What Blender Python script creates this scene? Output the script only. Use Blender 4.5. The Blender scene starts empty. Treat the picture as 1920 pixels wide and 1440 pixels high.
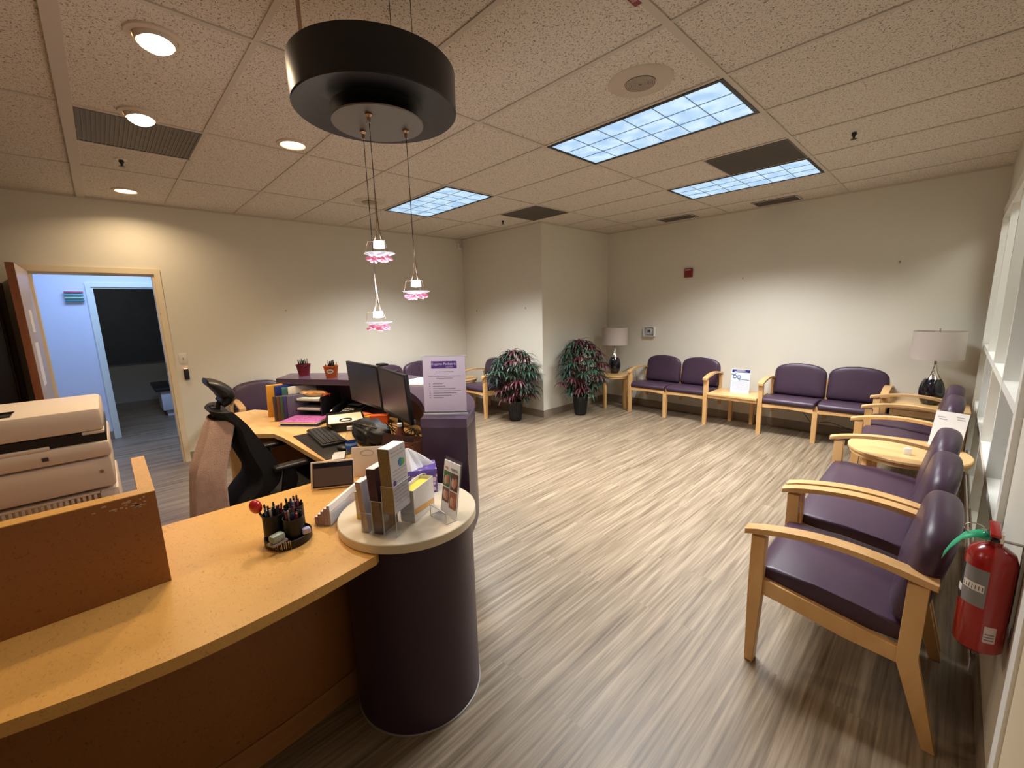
import bpy, bmesh, math, random
from mathutils import Vector, Matrix, Euler
random.seed(7)
PI = math.pi
sc = bpy.context.scene
C = sc.collection

# ------------------------------------------------------------------ camera, world, exposure
cam_d = bpy.data.cameras.new('camera'); cam = bpy.data.objects.new('camera', cam_d); C.objects.link(cam)
cam_d.sensor_width = 36; cam_d.lens = 791.53 / 1920 * 36; cam_d.clip_start = 0.02
yaw, pitch, roll = math.radians(-46.363), math.radians(-10.0665), math.radians(-1.6383)
Fw = Vector((math.sin(yaw)*math.cos(pitch), math.cos(yaw)*math.cos(pitch), math.sin(pitch)))
Rt = Fw.cross(Vector((0,0,1))).normalized(); Up = Rt.cross(Fw)
R2 = Rt*math.cos(roll)+Up*math.sin(roll); U2 = -Rt*math.sin(roll)+Up*math.cos(roll)
M = Matrix((R2, U2, -Fw)).transposed().to_4x4(); M.translation = (0.9506, -1.8522, 1.5585)
cam.matrix_world = M
sc.camera = cam
w = bpy.data.worlds.new('world'); sc.world = w; w.use_nodes = True
w.node_tree.nodes['Background'].inputs[0].default_value = (0.8, 0.85, 1.0, 1)
w.node_tree.nodes['Background'].inputs[1].default_value = 0.05
sc.view_settings.view_transform = 'Standard'; sc.view_settings.look = 'None'
sc.view_settings.exposure = 0.0; sc.view_settings.gamma = 1.0; sc.view_settings.use_curve_mapping = False
try:
    sc.cycles.max_bounces = 8; sc.cycles.transparent_max_bounces = 12; sc.cycles.transmission_bounces = 8
    sc.cycles.sample_clamp_indirect = 4.0; sc.cycles.caustics_reflective = False; sc.cycles.caustics_refractive = False
except Exception: pass

H = 2.70
XL, XR, YF, YB, BX, BY = -4.774, 1.165, 4.151, -4.3, -3.031, 2.562
T2 = 0.6096

def lamp_area(name, loc, sx, sy, power, col, spread=PI, rot=(0,0,0), shape='RECTANGLE'):
    d = bpy.data.lights.new(name, 'AREA'); d.shape = shape; d.size = sx
    if shape in ('RECTANGLE', 'ELLIPSE'): d.size_y = sy
    d.energy = power; d.color = col; d.spread = spread
    o = bpy.data.objects.new(name, d); C.objects.link(o); o.location = loc; o.rotation_euler = rot
    o.visible_camera = False
    return o
WARM = (1.0, 0.74, 0.46); COOL = (0.97, 0.985, 1.0)
TROFFERS = [(-1.5*2*T2+0.0, 1.5*T2), (-0.5*2*T2, 1.5*T2), (-0.5*2*T2, 4.5*T2)]
TROFFERS = [(-2.5*2*T2, 1.5*T2), (-0.5*2*T2, 1.5*T2), (-0.5*2*T2, 4.5*T2)]
for x, y in TROFFERS:
    lamp_area('troffer_lamp', (x, y, H-0.014), 1.12, 0.52, 80 if x < -2 else 66, COOL, math.radians(120))
DOWN = [(-1.45, -1.53), (-2.36, -1.53), (-2.29, -0.75), (-4.32, -1.53)]
for k, (x, y) in enumerate(DOWN):
    lamp_area('downlight_lamp', (x, y, H-0.03), 0.13, 0.13, (26, 24, 22, 8)[k], WARM, math.radians(150), (0,0,0), 'DISK')
lamp_area('downlight_lamp', (-0.55, -2.9, H-0.03), 0.13, 0.13, 5, WARM, math.radians(150), (0,0,0), 'DISK')
lamp_area('hall_lamp', (-5.75, -1.6, H-0.03), 0.6, 1.2, 46, (0.38, 0.56, 1.0), PI)
lamp_area('back_room_fill', (-8.0, -1.8, H-0.05), 0.5, 0.5, 5, (0.9, 0.95, 1.0), PI)  # added fill without a fixture, lifts the dark room past the hallway
lamp_area('vestibule_fill', (1.95, 2.4, H-0.05), 0.5, 2.4, 42, (1.0, 0.97, 0.9), PI)  # unseen fill added behind the panes to brighten the window wall

# ------------------------------------------------------------------ materials
MATS = {}
def srgb(r, g, b):
    f = lambda c: (c/255/12.92) if c/255 <= 0.04045 else ((c/255+0.055)/1.055)**2.4
    return (f(r), f(g), f(b), 1)
def mat(name, col, rough=0.5, metal=0.0, spec=0.5, var=0.0, vscale=8.0, bump=0.0, bscale=60.0, coat=0.0, trans=0.0, emis=None, estr=1.0, ior=1.45, alpha=1.0):
    if name in MATS: return MATS[name]
    m = bpy.data.materials.new(name); m.use_nodes = True; nt = m.node_tree; b = nt.nodes['Principled BSDF']
    c = col if len(col) == 4 else (*col, 1)
    b.inputs['Base Color'].default_value = c
    b.inputs['Roughness'].default_value = rough; b.inputs['Metallic'].default_value = metal
    b.inputs['Specular IOR Level'].default_value = spec; b.inputs['IOR'].default_value = ior
    b.inputs['Coat Weight'].default_value = coat
    b.inputs['Transmission Weight'].default_value = trans
    b.inputs['Alpha'].default_value = alpha
    if emis: b.inputs['Emission Color'].default_value = (*emis[:3], 1); b.inputs['Emission Strength'].default_value = estr
    if var > 0 or bump > 0:
        tc = nt.nodes.new('ShaderNodeTexCoord')
        if var > 0:
            n = nt.nodes.new('ShaderNodeTexNoise'); n.inputs['Scale'].default_value = vscale; n.inputs['Detail'].default_value = 5
            mx = nt.nodes.new('ShaderNodeMix'); mx.data_type = 'RGBA'
            mx.inputs[6].default_value = tuple(v*(1-var) for v in c[:3])+(1,)
            mx.inputs[7].default_value = tuple(min(1, v*(1+var)) for v in c[:3])+(1,)
            nt.links.new(tc.outputs['Object'], n.inputs['Vector']); nt.links.new(n.outputs['Fac'], mx.inputs[0])
            nt.links.new(mx.outputs[2], b.inputs['Base Color'])
        if bump > 0:
            n = nt.nodes.new('ShaderNodeTexNoise'); n.inputs['Scale'].default_value = bscale; n.inputs['Detail'].default_value = 3
            bp = nt.nodes.new('ShaderNodeBump'); bp.inputs['Strength'].default_value = bump; bp.inputs['Distance'].default_value = 0.01
            nt.links.new(tc.outputs['Object'], n.inputs['Vector']); nt.links.new(n.outputs['Fac'], bp.inputs['Height']); nt.links.new(bp.outputs[0], b.inputs['Normal'])
    MATS[name] = m
    return m

def ramp(nt, stops):
    r = nt.nodes.new('ShaderNodeValToRGB'); e = r.color_ramp.elements
    e[0].position, e[0].color = stops[0]; e[1].position, e[1].color = stops[-1]
    for p, c in stops[1:-1]:
        x = e.new(p); x.color = c
    return r

def wood(name, c1, c2, rough=0.35, scale=(3, 3, 60), axis=None):
    if name in MATS: return MATS[name]
    m = bpy.data.materials.new(name); m.use_nodes = True; nt = m.node_tree; b = nt.nodes['Principled BSDF']
    tc = nt.nodes.new('ShaderNodeTexCoord'); mp = nt.nodes.new('ShaderNodeMapping'); mp.inputs['Scale'].default_value = scale
    n = nt.nodes.new('ShaderNodeTexNoise'); n.inputs['Scale'].default_value = 1.0; n.inputs['Detail'].default_value = 6; n.inputs['Distortion'].default_value = 0.6
    r = ramp(nt, [(0.3, c1), (0.7, c2)])
    nt.links.new(tc.outputs['Object'], mp.inputs[0]); nt.links.new(mp.outputs[0], n.inputs['Vector'])
    nt.links.new(n.outputs['Fac'], r.inputs[0]); nt.links.new(r.outputs[0], b.inputs['Base Color'])
    b.inputs['Roughness'].default_value = rough
    MATS[name] = m; return m

def floor_mat():
    m = bpy.data.materials.new('vinyl_plank'); m.use_nodes = True; nt = m.node_tree; b = nt.nodes['Principled BSDF']; L = nt.links.new
    tc = nt.nodes.new('ShaderNodeTexCoord')
    rot = nt.nodes.new('ShaderNodeMapping'); rot.inputs['Rotation'].default_value = (0, 0, PI/2)
    br = nt.nodes.new('ShaderNodeTexBrick'); br.inputs['Scale'].default_value = 1; br.inputs['Brick Width'].default_value = 1.22; br.inputs['Row Height'].default_value = 0.152
    br.inputs['Mortar Size'].default_value = 0.0008; br.inputs['Color1'].default_value = (0.35,0.35,0.35,1); br.inputs['Color2'].default_value = (0.65,0.65,0.65,1); br.inputs['Mortar'].default_value = (0.25,0.25,0.25,1)
    br.offset = 0.37
    L(tc.outputs['Object'], rot.inputs[0]); L(rot.outputs[0], br.inputs['Vector'])
    mp = nt.nodes.new('ShaderNodeMapping'); mp.inputs['Scale'].default_value = (75, 2.4, 1)
    n1 = nt.nodes.new('ShaderNodeTexNoise'); n1.inputs['Scale'].default_value = 1; n1.inputs['Detail'].default_value = 4
    addv = nt.nodes.new('ShaderNodeVectorMath'); addv.operation = 'ADD'
    sep = nt.nodes.new('ShaderNodeVectorMath'); sep.operation = 'SCALE'; sep.inputs[3].default_value = 37.0
    L(br.outputs['Color'], sep.inputs[0]); L(tc.outputs['Object'], mp.inputs[0]); L(mp.outputs[0], addv.inputs[0]); L(sep.outputs[0], addv.inputs[1]); L(addv.outputs[0], n1.inputs['Vector'])
    mp2 = nt.nodes.new('ShaderNodeMapping'); mp2.inputs['Scale'].default_value = (22, 0.9, 1)
    n2 = nt.nodes.new('ShaderNodeTexNoise'); n2.inputs['Scale'].default_value = 1; n2.inputs['Detail'].default_value = 3
    L(tc.outputs['Object'], mp2.inputs[0]); L(mp2.outputs[0], n2.inputs['Vector'])
    a = nt.nodes.new('ShaderNodeMix'); a.data_type = 'FLOAT'; a.inputs[0].default_value = 0.4; L(n1.outputs['Fac'], a.inputs[2]); L(n2.outputs['Fac'], a.inputs[3])
    g = nt.nodes.new('ShaderNodeMix'); g.data_type = 'FLOAT'; g.inputs[0].default_value = 0.07; L(a.outputs[0], g.inputs[2]); L(br.outputs['Color'], g.inputs[3])
    r = ramp(nt, [(0.34, (0.105, 0.072, 0.043, 1)), (0.5, (0.215, 0.162, 0.106, 1)), (0.66, (0.345, 0.272, 0.190, 1))])
    L(g.outputs[0], r.inputs[0]); L(r.outputs[0], b.inputs['Base Color'])
    b.inputs['Roughness'].default_value = 0.42; b.inputs['Specular IOR Level'].default_value = 0.4
    return m

def tile_mat():
    m = bpy.data.materials.new('acoustic_tile'); m.use_nodes = True; nt = m.node_tree; b = nt.nodes['Principled BSDF']; L = nt.links.new
    tc = nt.nodes.new('ShaderNodeTexCoord')
    n = nt.nodes.new('ShaderNodeTexNoise'); n.inputs['Scale'].default_value = 120; n.inputs['Detail'].default_value = 1.5; n.inputs['Distortion'].default_value = 1.2
    v = nt.nodes.new('ShaderNodeTexVoronoi'); v.inputs['Scale'].default_value = 95
    L(tc.outputs['Object'], n.inputs['Vector']); L(tc.outputs['Object'], v.inputs['Vector'])
    r1 = ramp(nt, [(0.35, (0.10,0.10,0.10,1)), (0.41, (1,1,1,1))]); L(n.outputs['Fac'], r1.inputs[0])
    r2 = ramp(nt, [(0.13, (0.08,0.08,0.08,1)), (0.22, (1,1,1,1))]); L(v.outputs['Distance'], r2.inputs[0])
    mul = nt.nodes.new('ShaderNodeMix'); mul.data_type = 'RGBA'; mul.blend_type = 'MULTIPLY'; mul.inputs[0].default_value = 1
    L(r1.outputs[0], mul.inputs[6]); L(r2.outputs[0], mul.inputs[7])
    mul2 = nt.nodes.new('ShaderNodeMix'); mul2.data_type = 'RGBA'
    mul2.inputs[6].default_value = (0.17, 0.125, 0.09, 1); mul2.inputs[7].default_value = (0.70, 0.64, 0.57, 1)
    L(mul.outputs[2], mul2.inputs[0]); L(mul2.outputs[2], b.inputs['Base Color'])
    b.inputs['Roughness'].default_value = 0.95; b.inputs['Specular IOR Level'].default_value = 0.1
    return m

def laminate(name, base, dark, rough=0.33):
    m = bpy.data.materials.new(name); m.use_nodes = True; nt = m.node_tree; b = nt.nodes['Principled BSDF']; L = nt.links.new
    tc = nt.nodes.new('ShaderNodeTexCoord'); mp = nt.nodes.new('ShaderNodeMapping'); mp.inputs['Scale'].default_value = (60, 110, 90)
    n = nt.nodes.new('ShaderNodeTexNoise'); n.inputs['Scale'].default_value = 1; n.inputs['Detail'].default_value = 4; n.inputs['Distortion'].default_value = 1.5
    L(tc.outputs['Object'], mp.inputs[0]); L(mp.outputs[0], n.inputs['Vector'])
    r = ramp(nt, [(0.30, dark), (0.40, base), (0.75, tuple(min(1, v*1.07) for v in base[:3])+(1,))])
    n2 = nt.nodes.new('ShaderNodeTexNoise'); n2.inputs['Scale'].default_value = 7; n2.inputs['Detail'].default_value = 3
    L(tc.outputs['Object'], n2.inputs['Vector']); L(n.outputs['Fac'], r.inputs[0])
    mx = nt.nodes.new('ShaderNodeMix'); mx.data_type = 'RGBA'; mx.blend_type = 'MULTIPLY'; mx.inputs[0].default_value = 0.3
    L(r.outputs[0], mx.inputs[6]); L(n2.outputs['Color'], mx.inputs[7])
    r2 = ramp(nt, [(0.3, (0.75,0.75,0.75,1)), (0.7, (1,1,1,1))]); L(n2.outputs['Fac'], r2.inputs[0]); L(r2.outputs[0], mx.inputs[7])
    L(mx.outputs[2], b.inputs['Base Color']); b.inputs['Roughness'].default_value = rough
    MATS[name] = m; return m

WALL = mat('cream_wall_paint', (0.70, 0.665, 0.575), 0.75, var=0.03, vscale=3, bump=0.08, bscale=220, spec=0.25)
FLOOR = floor_mat(); TILE = tile_mat()
TEE = mat('ceiling_tee_enamel', (0.56, 0.50, 0.43), 0.5)
BASE = mat('vinyl_baseboard', (0.27, 0.215, 0.165), 0.5, var=0.08)
TRIM = mat('white_trim_paint', (0.82, 0.81, 0.76), 0.4, var=0.02)
CASING = mat('cream_casing_paint', (0.72, 0.62, 0.45), 0.45, var=0.03)
BLUEW = mat('pale_hall_paint', (0.66, 0.70, 0.80), 0.7, var=0.02)
MAPLE = wood('maple_wood', (0.60, 0.335, 0.125, 1), (0.74, 0.46, 0.205, 1), 0.32, (9, 9, 4))
MAPLE_TOP = wood('maple_table_top', (0.64, 0.39, 0.155, 1), (0.78, 0.51, 0.235, 1), 0.28, (4, 22, 4))
REDWOOD = wood('reddish_door_wood', (0.19, 0.06, 0.025, 1), (0.27, 0.095, 0.04, 1), 0.35, (12, 12, 2))
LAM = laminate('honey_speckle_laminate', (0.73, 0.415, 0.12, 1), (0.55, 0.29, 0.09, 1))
LAMD = laminate('honey_laminate_shaded', (0.30, 0.118, 0.032, 1), (0.19, 0.07, 0.02, 1), 0.4)  # same laminate as the worktop, with the panels' shade put into the colour
VINYL = mat('purple_vinyl', (0.058, 0.031, 0.056), 0.38, var=0.10, vscale=14, bump=0.06, bscale=300)
PURP = mat('purple_laminate', (0.042, 0.022, 0.040), 0.38, var=0.05, vscale=6)
PURPTOP = mat('purple_laminate_top', (0.080, 0.052, 0.095), 0.22, var=0.05, vscale=6)
CREAMTOP = mat('cream_laminate', (0.72, 0.63, 0.47), 0.35, var=0.02)
BLACK = mat('black_plastic', (0.012, 0.012, 0.013), 0.4, var=0.1)
BLACKG = mat('glossy_black', (0.006, 0.006, 0.010), 0.12, coat=0.5)
BLACKM = mat('matte_black_metal', (0.007, 0.0065, 0.010), 0.34, metal=0.0, spec=0.5, coat=0.1)
MESHB = mat('black_mesh_fabric', (0.010, 0.010, 0.011), 0.8, bump=0.4, bscale=500)
CHROME = mat('chrome', (0.75, 0.73, 0.70), 0.12, 1.0)
NICKEL = mat('brushed_nickel', (0.42, 0.39, 0.35), 0.35, 1.0)
COPPER = mat('warm_satin_metal', (0.55, 0.40, 0.32), 0.25, 1.0)
WHITEP = mat('white_plastic', (0.72, 0.68, 0.62), 0.4, var=0.02)
PRN = mat('printer_shell', (0.66, 0.57, 0.49), 0.45, var=0.02)
PAPER = mat('white_paper', (0.82, 0.80, 0.78), 0.7, var=0.02)
INK = mat('grey_ink', (0.12, 0.10, 0.13), 0.7)
SHADE = mat('lamp_shade_linen', (0.50, 0.43, 0.38), 0.9, var=0.04, vscale=60, bump=0.2, bscale=400)
VENT = mat('vent_grey_metal', (0.115, 0.10, 0.085), 0.5, var=0.15, vscale=3)
GLASS = mat('clear_glass', (1, 1, 1), 0.02, trans=1.0, ior=1.45)
def acrylic_mat(name, tint=(0.97,0.98,1.0)):
    m = bpy.data.materials.new(name); m.use_nodes = True; nt = m.node_tree; nt.nodes.remove(nt.nodes['Principled BSDF'])
    out = nt.nodes['Material Output']; t = nt.nodes.new('ShaderNodeBsdfTransparent'); g = nt.nodes.new('ShaderNodeBsdfGlossy'); mx = nt.nodes.new('ShaderNodeMixShader'); f = nt.nodes.new('ShaderNodeLayerWeight'); pw = nt.nodes.new('ShaderNodeMath'); pw.operation = 'POWER'; pw.inputs[1].default_value = 3.5; sc_ = nt.nodes.new('ShaderNodeMath'); sc_.operation = 'MULTIPLY_ADD'; sc_.inputs[1].default_value = 0.55; sc_.inputs[2].default_value = 0.035
    t.inputs[0].default_value = (*tint, 1); g.inputs['Roughness'].default_value = 0.05; f.inputs[0].default_value = 0.5
    nt.links.new(f.outputs[1], pw.inputs[0]); nt.links.new(pw.outputs[0], sc_.inputs[0]); nt.links.new(sc_.outputs[0], mx.inputs[0]); nt.links.new(t.outputs[0], mx.inputs[1]); nt.links.new(g.outputs[0], mx.inputs[2]); nt.links.new(mx.outputs[0], out.inputs[0])
    MATS[name] = m; return m
ACRYL = acrylic_mat('clear_acrylic'); PANE = acrylic_mat('window_pane_glass', (0.93,0.95,0.95))
ACEDGE = mat('acrylic_edge', (0.75, 0.77, 0.78), 0.15, spec=0.8)

# ------------------------------------------------------------------ geometry helpers
def add_box(bm, c, s, rot=None, bev=0.0, seg=2):
    r = bmesh.ops.create_cube(bm, size=1.0); vs = r['verts']
    m = Matrix.Translation(Vector(c))
    if rot: m = m @ Euler(rot).to_matrix().to_4x4()
    m = m @ Matrix.Diagonal((*s, 1))
    if bev > 0:
        bmesh.ops.transform(bm, matrix=Matrix.Diagonal((*s, 1)), verts=vs)
        es = list({e for v in vs for e in v.link_edges})
        g = bmesh.ops.bevel(bm, geom=es, offset=min(bev, min(s)*0.49), segments=seg, affect='EDGES', profile=0.5)
        vs2 = set(v for v in vs if v.is_valid) | set(g['verts'])
        m = Matrix.Translation(Vector(c))
        if rot: m = m @ Euler(rot).to_matrix().to_4x4()
        bmesh.ops.transform(bm, matrix=m, verts=list(vs2))
    else:
        bmesh.ops.transform(bm, matrix=m, verts=vs)
def add_span(bm, a, b, **k):
    add_box(bm, [(a[i]+b[i])/2 for i in range(3)], [abs(b[i]-a[i]) for i in range(3)], **k)
def add_cyl(bm, p0, p1, r0, r1=None, seg=20, caps=True):
    r1 = r0 if r1 is None else r1; p0, p1 = Vector(p0), Vector(p1); d = p1-p0
    r = bmesh.ops.create_cone(bm, cap_ends=caps, segments=seg, radius1=r0, radius2=r1, depth=d.length)
    q = Vector((0,0,1)).rotation_difference(d.normalized()).to_matrix().to_4x4()
    bmesh.ops.transform(bm, matrix=Matrix.Translation((p0+p1)/2) @ q, verts=r['verts'])
def add_lathe(bm, prof, c=(0,0,0), seg=40, rot=None):
    rings = []; m = Matrix.Translation(Vector(c))
    if rot: m = m @ Euler(rot).to_matrix().to_4x4()
    for r, z in prof:
        if r < 1e-5: rings.append([bm.verts.new(m @ Vector((0,0,z)))])
        else: rings.append([bm.verts.new(m @ Vector((r*math.cos(2*PI*k/seg), r*math.sin(2*PI*k/seg), z))) for k in range(seg)])
    for a, b in zip(rings, rings[1:]):
        for k in range(seg):
            k2 = (k+1) % seg
            if len(a) == 1 and len(b) == 1: continue
            if len(a) == 1: bm.faces.new((a[0], b[k2], b[k]))
            elif len(b) == 1: bm.faces.new((a[k], a[k2], b[0]))
            else: bm.faces.new((a[k], a[k2], b[k2], b[k]))
def add_tube(bm, pts, r, seg=8, closed=False):
    pts = [Vector(p) for p in pts]; n = len(pts); rs = r if isinstance(r, (list, tuple)) else [r]*n
    rings = []; up = Vector((0,0,1))
    for i, p in enumerate(pts):
        t = (pts[min(i+1, n-1)]-pts[max(i-1, 0)])
        if closed: t = pts[(i+1) % n]-pts[i-1]
        t.normalize(); a = t.cross(up)
        if a.length < 0.05: a = t.cross(Vector((1,0,0)))
        a.normalize(); b = t.cross(a)
        rings.append([bm.verts.new(p+(a*math.cos(2*PI*k/seg)+b*math.sin(2*PI*k/seg))*rs[i]) for k in range(seg)])
    for i in range(n if closed else n-1):
        A, B = rings[i], rings[(i+1) % n]
        for k in range(seg): bm.faces.new((A[k], A[(k+1) % seg], B[(k+1) % seg], B[k]))
    if not closed:
        try: bm.faces.new(rings[0][::-1]); bm.faces.new(rings[-1])
        except ValueError: pass
def add_prism(bm, poly, d0, d1, axis='z', m=None, bev=0.0):
    """extrude a 2-D outline; axis z: (x,y), axis y: (x,z), axis x: (y,z)"""
    def P(u, v, d): return Vector({'z': (u, v, d), 'y': (u, d, v), 'x': (d, u, v)}[axis])
    m = m or Matrix.Identity(4)
    a = [bm.verts.new(P(u, v, d0)) for u, v in poly]; b = [bm.verts.new(P(u, v, d1)) for u, v in poly]
    fs = [bm.faces.new(a[::-1]), bm.faces.new(b)]
    n = len(poly)
    for k in range(n): fs.append(bm.faces.new((a[k], a[(k+1) % n], b[(k+1) % n], b[k])))
    vs = a+b
    if bev > 0:
        es = [e for f in fs[:2] for e in f.edges]
        g = bmesh.ops.bevel(bm, geom=es, offset=bev, segments=4, affect='EDGES', profile=0.5)
        vs = list({v for v in vs if v.is_valid} | set(g['verts']))
    bmesh.ops.transform(bm, matrix=m, verts=vs)
def add_strip(bm, A, B, z0, z1):
    """solid band between two plan curves of equal length"""
    n = len(A); q = [[bm.verts.new((*P[i], z)) for i in range(n)] for P, z in ((A, z0), (B, z0), (A, z1), (B, z1))]
    for i in range(n-1):
        bm.faces.new((q[2][i], q[2][i+1], q[3][i+1], q[3][i])); bm.faces.new((q[0][i], q[1][i], q[1][i+1], q[0][i+1]))
        bm.faces.new((q[0][i], q[0][i+1], q[2][i+1], q[2][i])); bm.faces.new((q[1][i], q[3][i], q[3][i+1], q[1][i+1]))
    for i in (0, n-1): bm.faces.new((q[0][i], q[2][i], q[3][i], q[1][i]))
def spline(pts, n=6):
    out = []; P = [pts[0]]+list(pts)+[pts[-1]]
    for i in range(1, len(P)-2):
        for k in range(n):
            t = k/n; p0, p1, p2, p3 = P[i-1], P[i], P[i+1], P[i+2]
            out.append(tuple(0.5*((2*b)+(-a+c)*t+(2*a-5*b+4*c-d)*t*t+(-a+3*b-3*c+d)*t**3) for a, b, c, d in zip(p0, p1, p2, p3)))
    out.append(tuple(pts[-1])); return out
def obj(name, bm, m, parent=None, smooth=None, loc=None, rot=None):
    bmesh.ops.recalc_face_normals(bm, faces=bm.faces)
    me = bpy.data.meshes.new(name); bm.to_mesh(me); bm.free(); me.materials.append(m)
    if smooth:
        for p in me.polygons: p.use_smooth = True
        try: me.set_sharp_from_angle(angle=math.radians(smooth))
        except Exception: pass
    o = bpy.data.objects.new(name, me); C.objects.link(o)
    if parent: o.parent = parent
    if loc: o.location = loc
    if rot: o.rotation_euler = rot
    return o
def mk(fn, *a, **k):
    bm = bmesh.new(); fn(bm, *a, **k); return bm
def tag(o, label, cat, group=None, kind=None):
    o['label'] = label; o['category'] = cat
    if group: o['group'] = group
    if kind: o['kind'] = kind
    return o
def thing(name, label, cat, loc=(0,0,0), rz=0, group=None, rot=None):
    o = bpy.data.objects.new(name, None); C.objects.link(o); o.location = loc; o.rotation_euler = rot or (0,0,rz); o.empty_display_size = 0.1
    return tag(o, label, cat, group)
def struct(name, bm, m, smooth=None, parent=None):
    o = obj(name, bm, m, parent, smooth)
    if not parent: o['kind'] = 'structure'
    return o
def boxpart(name, a, b, m, parent=None, bev=0.0, rot=None):
    bm = bmesh.new(); add_span(bm, a, b, bev=bev); return obj(name, bm, m, parent, 40 if bev else None)
def copy_tree(o, parent=None):
    c = o.copy(); C.objects.link(c)
    if parent: c.parent = parent
    for ch in list(o.children): copy_tree(ch, c)
    return c
def text(name, s, size, m, parent, loc, rot, depth=0.0006, align='CENTER', xs=1.0):
    cu = bpy.data.curves.new(name, 'FONT'); cu.body = s; cu.size = size; cu.extrude = depth; cu.align_x = align; cu.align_y = 'CENTER'
    t = bpy.data.objects.new(name, cu); C.objects.link(t)
    dg = bpy.context.evaluated_depsgraph_get(); me = bpy.data.meshes.new_from_object(t.evaluated_get(dg))
    bpy.data.objects.remove(t); bpy.data.curves.remove(cu)
    me.materials.clear(); me.materials.append(m)
    o = bpy.data.objects.new(name, me); C.objects.link(o); o.parent = parent; o.location = loc; o.rotation_euler = rot; o.scale = (xs, 1, 1)
    return o

# ------------------------------------------------------------------ room shell
boxf = lambda a, b: mk(add_span, a, b)
struct('floor', boxf((-9.6, -4.5, -0.1), (2.7, 4.4, 0)), FLOOR)
struct('ceiling', boxf((-9.6, -4.5, H), (2.7, 4.4, H+0.1)), TILE)
struct('wall_far', boxf((BX-0.02, YF, 0), (XR+1.6, YF+0.12, H)), WALL)
struct('wall_rear', boxf((-9.6, YB-0.12, 0), (XR+1.6, YB, H)), WALL)
bm = bmesh.new(); add_span(bm, (XL, BY, 0), (BX, YF+0.12, H)); struct('wall_corner', bm, WALL)
DY0, DY1, DZ = -2.26, -1.40, 2.01
bm = bmesh.new(); add_span(bm, (XL-0.12, DY1, 0), (XL, YF+0.12, H)); add_span(bm, (XL-0.12, YB, 0), (XL, DY0, H)); add_span(bm, (XL-0.12, DY0, DZ), (XL, DY1, H))
struct('wall_left', bm, WALL)
WY0, WY1, WZ0, WZ1 = 0.62, 4.0, 0.06, 2.27
bm = bmesh.new()
add_span(bm, (XR, YB, 0), (XR+0.12, WY0, H)); add_span(bm, (XR, WY1, 0), (XR+0.12, YF, H))
add_span(bm, (XR, WY0, WZ1), (XR+0.12, WY1, H)); add_span(bm, (XR, WY0, 0), (XR+0.12, WY1, WZ0))
struct('wall_right', bm, WALL)
# hallway beyond the door and dark room past it
HX = -6.7; D2Y0, D2Y1, D2Z = -1.89, -1.03, 1.985
bm = bmesh.new(); add_span(bm, (HX-0.12, -3.6, 0), (HX, D2Y0, H)); add_span(bm, (HX-0.12, D2Y1, 0), (HX, 0.6, H)); add_span(bm, (HX-0.12, D2Y0, D2Z), (HX, D2Y1, H))
struct('wall_hall', bm, BLUEW)
struct('wall_hall_end', boxf((HX, 0.6, 0), (XL-0.12, 0.72, H)), BLUEW)
struct('wall_hall_side', boxf((HX, -3.72, 0), (XL-0.12, -3.6, H)), BLUEW)
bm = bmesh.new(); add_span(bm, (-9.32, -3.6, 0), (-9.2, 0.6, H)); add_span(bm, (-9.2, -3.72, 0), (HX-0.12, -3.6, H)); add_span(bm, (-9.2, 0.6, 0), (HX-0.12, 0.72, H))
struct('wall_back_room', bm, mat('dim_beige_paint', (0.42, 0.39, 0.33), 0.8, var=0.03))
struct('wall_vestibule', boxf((2.5, -0.2, 0), (2.62, YF, H)), mat('vestibule_paint', (0.74, 0.72, 0.64), 0.8, var=0.02))
struct('wall_vestibule_end', boxf((XR+0.12, -0.32, 0), (2.62, -0.2, H)), MATS['vestibule_paint'])
# ceiling grid
bm = bmesh.new()
for i in range(-8, 3):
    wd = 0.034 if i == 0 else 0.024
    add_span(bm, (i*2*T2-wd/2, YB, H-0.0066), (i*2*T2+wd/2, YF, H+0.0025))
for j in range(-7, 7):
    wd = 0.055 if j == -3 else 0.024
    zz = 0.016 if j == -3 else 0.006
    add_span(bm, (XL if j < 5 else BX, j*T2-wd/2, H-zz), (XR, j*T2+wd/2, H+0.002))
for i0, i1, j0, j1 in ((-2.5, -2.5, -3, -2), (-2.5, -2.5, 3, 4), (-0.5, -0.5, 3, 4)):
    add_span(bm, (i0*2*T2-0.012, j0*T2, H-0.006), (i0*2*T2+0.012, j1*T2, H+0.002))
g = struct('trim_1', bm, TEE)
# perimeter angle
bm = bmesh.new()
add_span(bm, (XL, YB, H-0.018), (XL+0.012, BY, H)); add_span(bm, (XL, BY-0.012, H-0.018), (BX, BY, H)); add_span(bm, (BX, BY, H-0.018), (BX+0.012, YF, H))
add_span(bm, (BX, YF-0.012, H-0.018), (XR, YF, H)); add_span(bm, (XR-0.012, YB, H-0.018), (XR, YF, H))
struct('trim_2', bm, TEE)
# baseboards
BH, BT = 0.102, 0.008
def bb(name, a, b):
    bm = bmesh.new(); add_span(bm, a, b); struct(name, bm, BASE)
bb('baseboard_far', (BX, YF-BT, 0), (XR, YF, BH))
bb('baseboard_corner_side', (BX, BY-BT, 0), (BX+BT, YF-BT, BH))
bb('baseboard_corner_front', (XL, BY-BT, 0), (BX, BY, BH))
bb('baseboard_left', (XL, DY1+0.05, 0), (XL+BT, BY-BT, BH))
bb('baseboard_right', (XR-BT, -0.20, 0), (XR, YF-BT, BH))
bb('baseboard_hall', (HX, -3.6, 0), (HX+BT, D2Y0-0.05, BH))
bb('baseboard_back_room', (-9.2, -3.6, 0), (-9.2+BT, 0.6, BH))
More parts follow.
